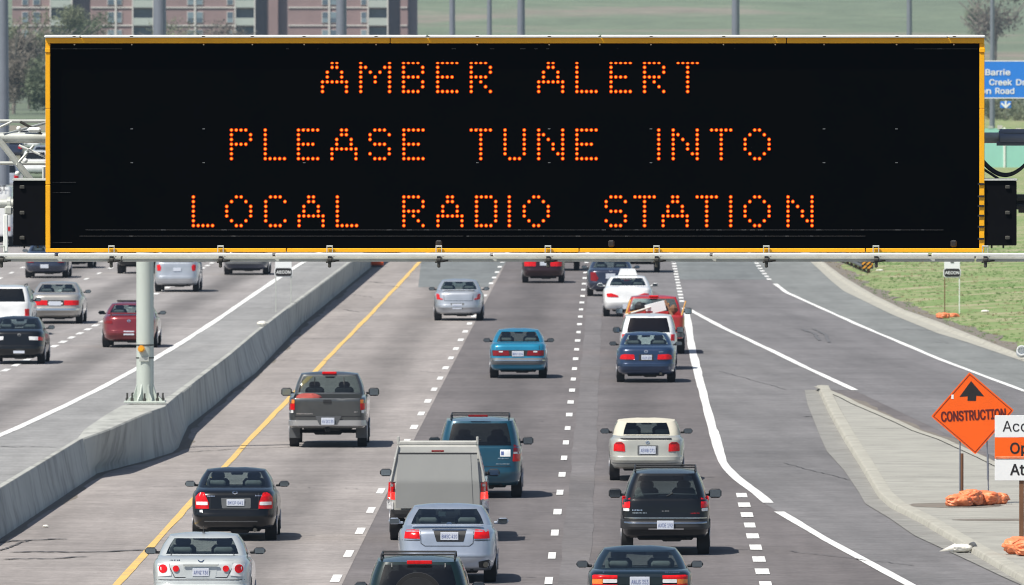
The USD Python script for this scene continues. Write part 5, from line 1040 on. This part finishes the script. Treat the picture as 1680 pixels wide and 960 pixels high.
vehicle('minivan', 'silver family van with high red tail lights right of the post', 'minivan', 289, 479, 1.70, 'van', 'paint_silver', H=1.62, tl=[([(256.5, 435), (262, 434), (264, 438), (263, 444.5), (257.5, 444.5)], 'lens_red')], plate=((284, 439.5, 297, 445), None), group=GL, head=hl, extra=bumper_bar(.5, .18, 'paint_silver', .04))
vehicle('sedan', 'dark slate blue sedan under the walkway rail at the left', 'car', 75, 456, 1.74, 'sedan', 'paint_slate', tl=[(R4(42, 424, 55, 431), 'lens_dark_red')], plate=((66, 434, 79.5, 440), None), group=GL, head=hl)
vehicle('sedan', 'dark car whose wheel shows beyond the slate blue sedan', 'car', 117, 440, 1.75, 'sedan', 'paint_black', group=GL, head=hl)
vehicle('sport_utility', 'black boxy sport utility half hidden behind the post', 'suv', 225, 449, 1.7, 'suv', 'paint_black', glass_='glass_dark', group=GL, head=hl)
vehicle('sedan', 'dark sedan under the rail between the silver van and the board sign', 'car', 403, 451, 1.82, 'sedan', 'paint_slate', group=GL, head=hl, extra=bumper_bar(.52, .14, 'trim_grey', .04))
# farther traffic seen through the truss at the left
def bus_extra(C):
    C.patch('orange_stripe', C.poly(R4(-80, 316.5, 16, 323), .002), 'sign_orange', .006); tx = text('ST', .24, .004, True); x, z = C.Px((3.5, 309)); tx.apply_translation((x - .02, -.01, z)); part(C.t, 'lettering', tx, 'ink')
vehicle('box_truck', 'white truck with an orange stripe lettered ST at the left edge', 'truck', -24, 405, 2.45, 'truck', 'car_white', group=GL, head=.012, extra=bus_extra, tl2=[(R4(10, 372, 17, 379), 'lens_red')], H=2.6, gr=(.1, 6.0, .96, 2.75), gb=(.05, 6.2, .99, 2.1, 2.1, 2.1))
for i, (cx, gy, W, ty, pt, lab) in enumerate([(58, 290, 1.85, 'van', 'car_white', 'far white van with dark windows seen through the gantry truss'), (24, 398, 1.75, 'sedan', 'paint_silver', 'silver car with red tail lights beside the dark side cabinet'), (18, 262, 1.8, 'suv', 'paint_slate', 'far dark vehicle seen through the gantry truss'),
                                              (46, 248, 2.0, 'van', 'car_white', 'farthest white van seen at the top of the gantry truss'), (70, 272, 1.75, 'sedan', 'paint_silver', 'far silver car seen through the truss beside the yellow frame'), (62, 405, 1.75, 'sedan', 'paint_silver_blue', 'pale blue car hidden behind the left side cabinet'), (8, 315, 1.8, 'van', 'paint_silver', 'far silver van seen through the truss at the left edge')]):
    vehicle({'van': 'minivan', 'sedan': 'sedan', 'suv': 'sport_utility'}[ty], lab, 'car', cx, gy, W, ty, pt, group=GL, head=.012, glass_='glass_dark', tl=[(R4(cx - W / 2 * F / depth(gy) * .9, gy - 1.0 * F / depth(gy), cx - W / 2 * F / depth(gy) * .6, gy - .8 * F / depth(gy)), 'lens_red')])

# a red tarp in the bed of the grey pickup
tp = VEH[2]; g0 = tp.t.GetAttribute('xformOp:translate').Get(); s = trimesh.creation.icosphere(3, 1.0); v = s.vertices * (.31, .6, .13); v *= (1 + .5 * (meshkit.fbm(v * 4, 3, 8) - .5))[:, None]; s.vertices = v
t = thing('red_tarp', 'crumpled red tarp lying in the bed of the grey pickup truck', 'tarp', (g0[0] - .47, g0[1] + .95, 1.17)); part(t, 'tarp', s, 'cargo_red', smooth=True); part(t, 'tarp_fold', rbox(.3, .8, .6, (0, 0, -.18), .05), 'cargo_red')

# ------------------------------------------------------------------ tall lamp posts along the road
for px, wpx, dia, lab in [(5, 11, .34, 'thick grey lamp post at the left edge of the photo'), (262, 13.5, .42, 'thick grey lamp post before the brick flats, left of centre'), (560, 11, .36, 'grey lamp post before the right end of the brick flats'), (742, 6, .28, 'thin lamp post, first right of the brick flats'),
                          (803, 5, .26, 'thin lamp post, second right of the brick flats'), (855, 8, .32, 'lamp post right of centre with a bright left side'), (1207, 8, .32, 'lamp post over the right half of the message sign'), (1492, 5.5, .26, 'thin lamp post left of the bare dark tree'), (1628, 4.5, .24, 'thin lamp post above the blue sign')]:
    Y = F * dia / wpx; p = at(px, 28, Y); zg = float(hill(p[0], Y)); t = thing('lamp_post', lab, 'lamp post', (p[0], Y, zg)); hh = 24 - zg
    c = trimesh.creation.cone(radius=dia / 2 * 2.0, height=hh * 2, sections=18); c = trimesh.intersections.slice_mesh_plane(c, (0, 0, -1), (0, 0, hh), cap=False); part(t, 'shaft', c, 'pole_grey', smooth=40)
    part(t, 'base_plate', rbox(dia * 2.6, dia * 2.6, .06, (0, 0, .03), .01), 'pole_grey')
    [(part(t, 'lamp_arm', tube((0, 0, hh - .1), (sg * 1.8, 0, hh + .4), .05, 8), 'pole_grey'), part(t, 'lamp_head', rbox(.8, .3, .16, (sg * 2.1, 0, hh + .42), .05), 'galvanised')) for sg in (-1, 1)]

# ------------------------------------------------------------------ the blue direction sign
YB = 770.0; bb_ = at(1690, 160, YB); t = thing('direction_sign', 'blue overhead direction sign listing Barrie, Creek Drive and Road', 'sign', (bb_[0], YB, 0)); sb = F / YB
xz = lambda px, py: (at(px, py, YB) - np.array([bb_[0], YB, 0]))[[0, 2]]
a, b = xz(1560, 160), xz(1800, 101); part(t, 'blue_panel', rbox(b[0] - a[0], .06, b[1] - a[1], ((a[0] + b[0]) / 2, 0, (a[1] + b[1]) / 2), .01), 'sign_blue')
[part(t, 'panel_edge', box(b[0] - a[0], .05, .05, ((a[0] + b[0]) / 2, -.01, z)), 'sign_white') for z in (a[1] - .03, b[1] + .03)]
for word, px, py, want in (('Barrie', 1616.5, 118.5, 41), ('Black', 1572, 135, 40), ('Creek', 1623, 135, 37), ('Drive', 1667, 135, 36), ('Weston', 1567, 149.3, 59), ('Road', 1633, 149.3, 31)):
    tx = text(word, 9.3 / sb, .01, True, 1.0); q = xz(px, py); tx.vertices *= (want / sb / tx.extents[0], 1, 1)
    tx.apply_translation((q[0] - tx.bounds[0][0], -.045, q[1])); part(t, 'lettering', tx, 'sign_white')
c = xz(1650, 172); part(t, 'arrow_plate', rbox(18 / sb, .05, 11 / sb, (c[0], 0, c[1]), .02), 'sign_blue')
ar = Polygon([(-.28, .05), (-.2, .12), (-.05, -.02), (-.05, .22), (.05, .22), (.05, -.02), (.2, .12), (.28, .05), (0, -.2)]); m = prism(ar, .01, -.045); m.apply_translation((c[0], 0, c[1])); part(t, 'arrow', m, 'sign_white')
part(t, 'arrow_arm', tube((c[0] + .3, .05, c[1] + .2), (c[0] + 3, .1, c[1] + .22), .02, 6), 'galvanised')
for px in (1566, 1760): q = xz(px, 170); part(t, 'post', tube((q[0], .3, 0), (q[0], .3, b[1] + .2), .14, 14), 'post_grey', smooth=40)
for z in (a[1] + .4, b[1] - .4): part(t, 'truss_bar', tube((a[0], .2, z), (b[0] + .4, .2, z), .06, 10), 'galvanised', smooth=40)

# ------------------------------------------------------------------ teal noise wall
YT = depth(292); t = thing('noise_wall', 'pale teal noise wall with white posts beyond the grass verge', 'wall', at(1650, 292, YT) * (1, 1, 0)); st = F / YT
for k in range(-8, 12):
    x0 = -.08 + k * 3.0; hgt = 3.0 + .1 * (k % 3); part(t, 'panel', box(2.9, .1, hgt, (x0 + 1.5, 0, hgt / 2)), 'teal_panel'); part(t, 'post', rbox(.14, .16, hgt + .25, (x0, -.04, (hgt + .25) / 2), .02), 'rail_white')
    for j in range(5): part(t, 'cap', box(.32, .14, .16 + .1 * ((j + k) % 2), (x0 + .3 + j * .6, 0, hgt + .08)), 'slab_pale' if (j + k) % 2 else 'balcony_panel')

# ------------------------------------------------------------------ brick flats
YA = 2200.0; sA = F / YA; zA = float(hill(-40, YA)); xa, xe = at(30, 28, YA)[0], at(671, 28, YA)[0]
flats = thing('brick_flats', 'hazy red brick apartment block with pale balconies and floor bands', 'apartment block', ((xa + xe) / 2, YA, zA)); xm = (xa + xe) / 2
X = lambda px: at(px, 28, YA)[0] - xm
zf0 = (at(840, 12.3, YA)[2] - zA); fl = 2.8; nfl = 12; low = zf0 - 6 * fl
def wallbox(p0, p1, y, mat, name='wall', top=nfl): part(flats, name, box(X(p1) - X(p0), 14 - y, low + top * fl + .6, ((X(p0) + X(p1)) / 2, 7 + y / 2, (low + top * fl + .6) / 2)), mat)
for p0, p1, y, m in ((20, 120, 0, 'brick'), (120, 148, 1.6, 'brick_recess_shade'), (148, 418, 0, 'brick'), (418, 438, 1.5, 'brick_recess_shade'), (438, 456, .4, 'brick'), (456, 472, 1.6, 'brick_recess_shade'), (472, 638, 0, 'brick'), (638, 656, 1.4, 'brick_recess_shade'), (656, 669, .3, 'brick'), (669, 684, 1.6, 'brick_recess_shade')): wallbox(p0, p1, y, m)
part(flats, 'roof', box(X(690) - X(14), 15, .5, ((X(690) + X(14)) / 2, 8, low + nfl * fl + .9)), 'slab_pale')
WIN = [(176, 188), (188, 200), (307, 318.5), (321, 333), (372, 383), (528, 539), (541, 554), (592, 602), (36, 46), (54, 66)]
BAL = [(83, 118), (218, 252), (386, 418), (604, 636)]
for k in range(nfl):
    z = low + k * fl
    if not (-1 < (z + zA) < 20): continue
    for p0, p1 in ((20, 119), (149, 417), (473, 637), (657, 668)): part(flats, 'floor_band', box(X(p1) - X(p0), .16, .2, ((X(p0) + X(p1)) / 2, -.08 + (.3 if p0 == 657 else 0), z)), 'slab_pale')
    for p0, p1 in WIN:
        w = part(flats, 'window', box(X(p1) - X(p0), .14, 1.75, ((X(p0) + X(p1)) / 2, -.07, z + 1.25)), 'slab_pale')
        for j, (za, zb2) in enumerate(((z + .45, z + 1.1), (z + 1.16, z + 2.06))): part(w, 'pane', box(X(p1) - X(p0) - .18, .04, zb2 - za, ((X(p0) + X(p1)) / 2, -.15, (za + zb2) / 2)), ('window_dark', 'window_pale')[(k + j + int(p0)) % 2])
    for p0, p1 in BAL:
        b_ = part(flats, 'balcony', box(X(p1) - X(p0), .12, 1.15, ((X(p0) + X(p1)) / 2, -1.2, z + .6)), 'balcony_panel')
        part(b_, 'balcony_floor', box(X(p1) - X(p0), 1.2, .18, ((X(p0) + X(p1)) / 2, -.6, z)), 'slab_pale'); part(b_, 'balcony_opening', box(X(p1) - X(p0) - .1, .08, 2.3, ((X(p0) + X(p1)) / 2, -.05, z + 1.35)), 'window_dark')
        for p in (p0, p1): part(b_, 'balcony_fin', box(.22, 1.3, fl, (X(p), -.65, z + fl / 2)), 'slab_pale')
for p in (190, 320, 540): part(flats, 'drain_pipe', box(.3, .12, nfl * fl, (X(p), -.2, low + nfl * fl / 2)), 'slab_pale')

# ------------------------------------------------------------------ trees and bushes
def crown(rng, n, w, h, z0, leaf, gap=.45):
    C_ = []
    for k in range(9):
        a = rng.uniform(0, 6.28); r = rng.uniform(0, .33) * w; C_.append((r * math.cos(a), r * math.sin(a), z0 + h * rng.uniform(.12, .88), w * rng.uniform(.15, .26)))
    V = []
    for k in range(n):
        x, y, z, r = C_[rng.integers(len(C_))]; d = rng.normal(0, 1, 3); d /= np.linalg.norm(d); p = np.array([x, y, z]) + d * r * rng.uniform(.4, 1.05) * (1, 1, .85); p[2] = max(p[2], z0 * .7)
        q = rng.normal(0, 1, (3, 3)); V.append(p + q * leaf * .6)
    V = np.concatenate(V); return trimesh.Trimesh(V, np.arange(len(V)).reshape(-1, 3), process=False)
def tree(name, label, cat, px, pbase, Y, hgt, w, leaf_mat, seed, n=4200, leaf=.2, group=None, trunk=True, low_=.22):
    rng = np.random.default_rng(seed); p = at(px, 28, Y); zg = float(hill(p[0], Y)) - .1; t = thing(name, label, cat, (p[0], Y, zg), group=group)
    if trunk and hgt > 7.5:
        br = [path_tube([(0, 0, 0), (.1, 0, hgt * .3), (0, .1, hgt * .62)], hgt * .018, 8)]
        for k in range(9):
            a = rng.uniform(0, 6.28); z0 = hgt * rng.uniform(.2, .55); br.append(path_tube([(0, 0, z0), (w * .2 * math.cos(a), w * .2 * math.sin(a), z0 + hgt * .16), (w * .42 * math.cos(a), w * .42 * math.sin(a), min(hgt * .96, z0 + hgt * rng.uniform(.28, .42)))], hgt * .0065, 6))
        part(t, 'trunk', cat_(br), 'bark')
    part(t, 'crown', crown(rng, n, w, hgt * (1 - low_), hgt * low_, leaf), leaf_mat)
for i, (px, Y, hg, w, lm, lab) in enumerate([(22, 1500, 11, 8, 'leaf_brown', 'bare brown tree at the far left edge beside the grey post'), (48, 1560, 10, 9, 'leaf_spring', 'pale olive tree left of the yellow frame'), (72, 1640, 10.5, 9, 'leaf_spring', 'tall pale green tree rising above the left corner of the message sign'), (112, 1750, 10.8, 10, 'leaf_spring', 'olive tree before the leftmost balconies of the flats'),
                                              (170, 1800, 10, 9, 'leaf_green', 'darker green tree between the first two balconies'), (40, 1420, 7, 9, 'leaf_brown', 'low brown bush below the trees at the left'), (64, 1400, 6, 7, 'leaf_green', 'low green bush just left of the yellow frame'), (10, 1440, 8, 8, 'leaf_brown', 'brown shrub at the left edge above the truss'), (300, 1850, 8.6, 14, 'leaf_spring', 'low pale tree before the middle of the flats'), (360, 1860, 8.4, 12, 'leaf_brown', 'low brownish tree before the flats')]):
    tree('tree', lab, 'tree', px, 0, Y, hg, w, lm, 100 + i)
tree('tree', 'dark bare tree with a spreading crown on the hillside at the top right', 'tree', 1632, 45, 2150, 15, 13, 'leaf_brown', 130, 3000, .25, low_=.25)
tree('tree', 'smaller hazy tree left of the dark tree on the hillside', 'tree', 1606, 40, 2400, 9, 8, 'leaf_spring', 131, 1500)
for i, (px, Y, hg, w, lm, lab) in enumerate([(1622, 1330, 3.6, 5, 'leaf_spring', 'pale bush under the blue sign beside the yellow frame'), (1645, 1345, 3.4, 5.5, 'leaf_brown', 'brown bush under the arrow plate'), (1668, 1320, 3.8, 5, 'leaf_spring', 'pale green bush under the blue sign at the right edge'), (1690, 1340, 3.5, 5, 'leaf_green', 'green bush cut by the right edge under the blue sign')]):
    tree('bush', lab, 'bush', px, 0, Y, hg, w, lm, 150 + i, 1500, .16, low_=.05)
# ------------------------------------------------------------------ the air
look('air', {'v': ('principled_volume', {'color': (.55, .76, 1.0), 'density': .00004, 'anisotropy': .0})}, [], volume='v.volume')
hz = box(5600, 5400, 66, (0, 2200, 24)); tag(part(None, 'haze', hz, 'air'), 'pale blue haze filling the air', kind='stuff')
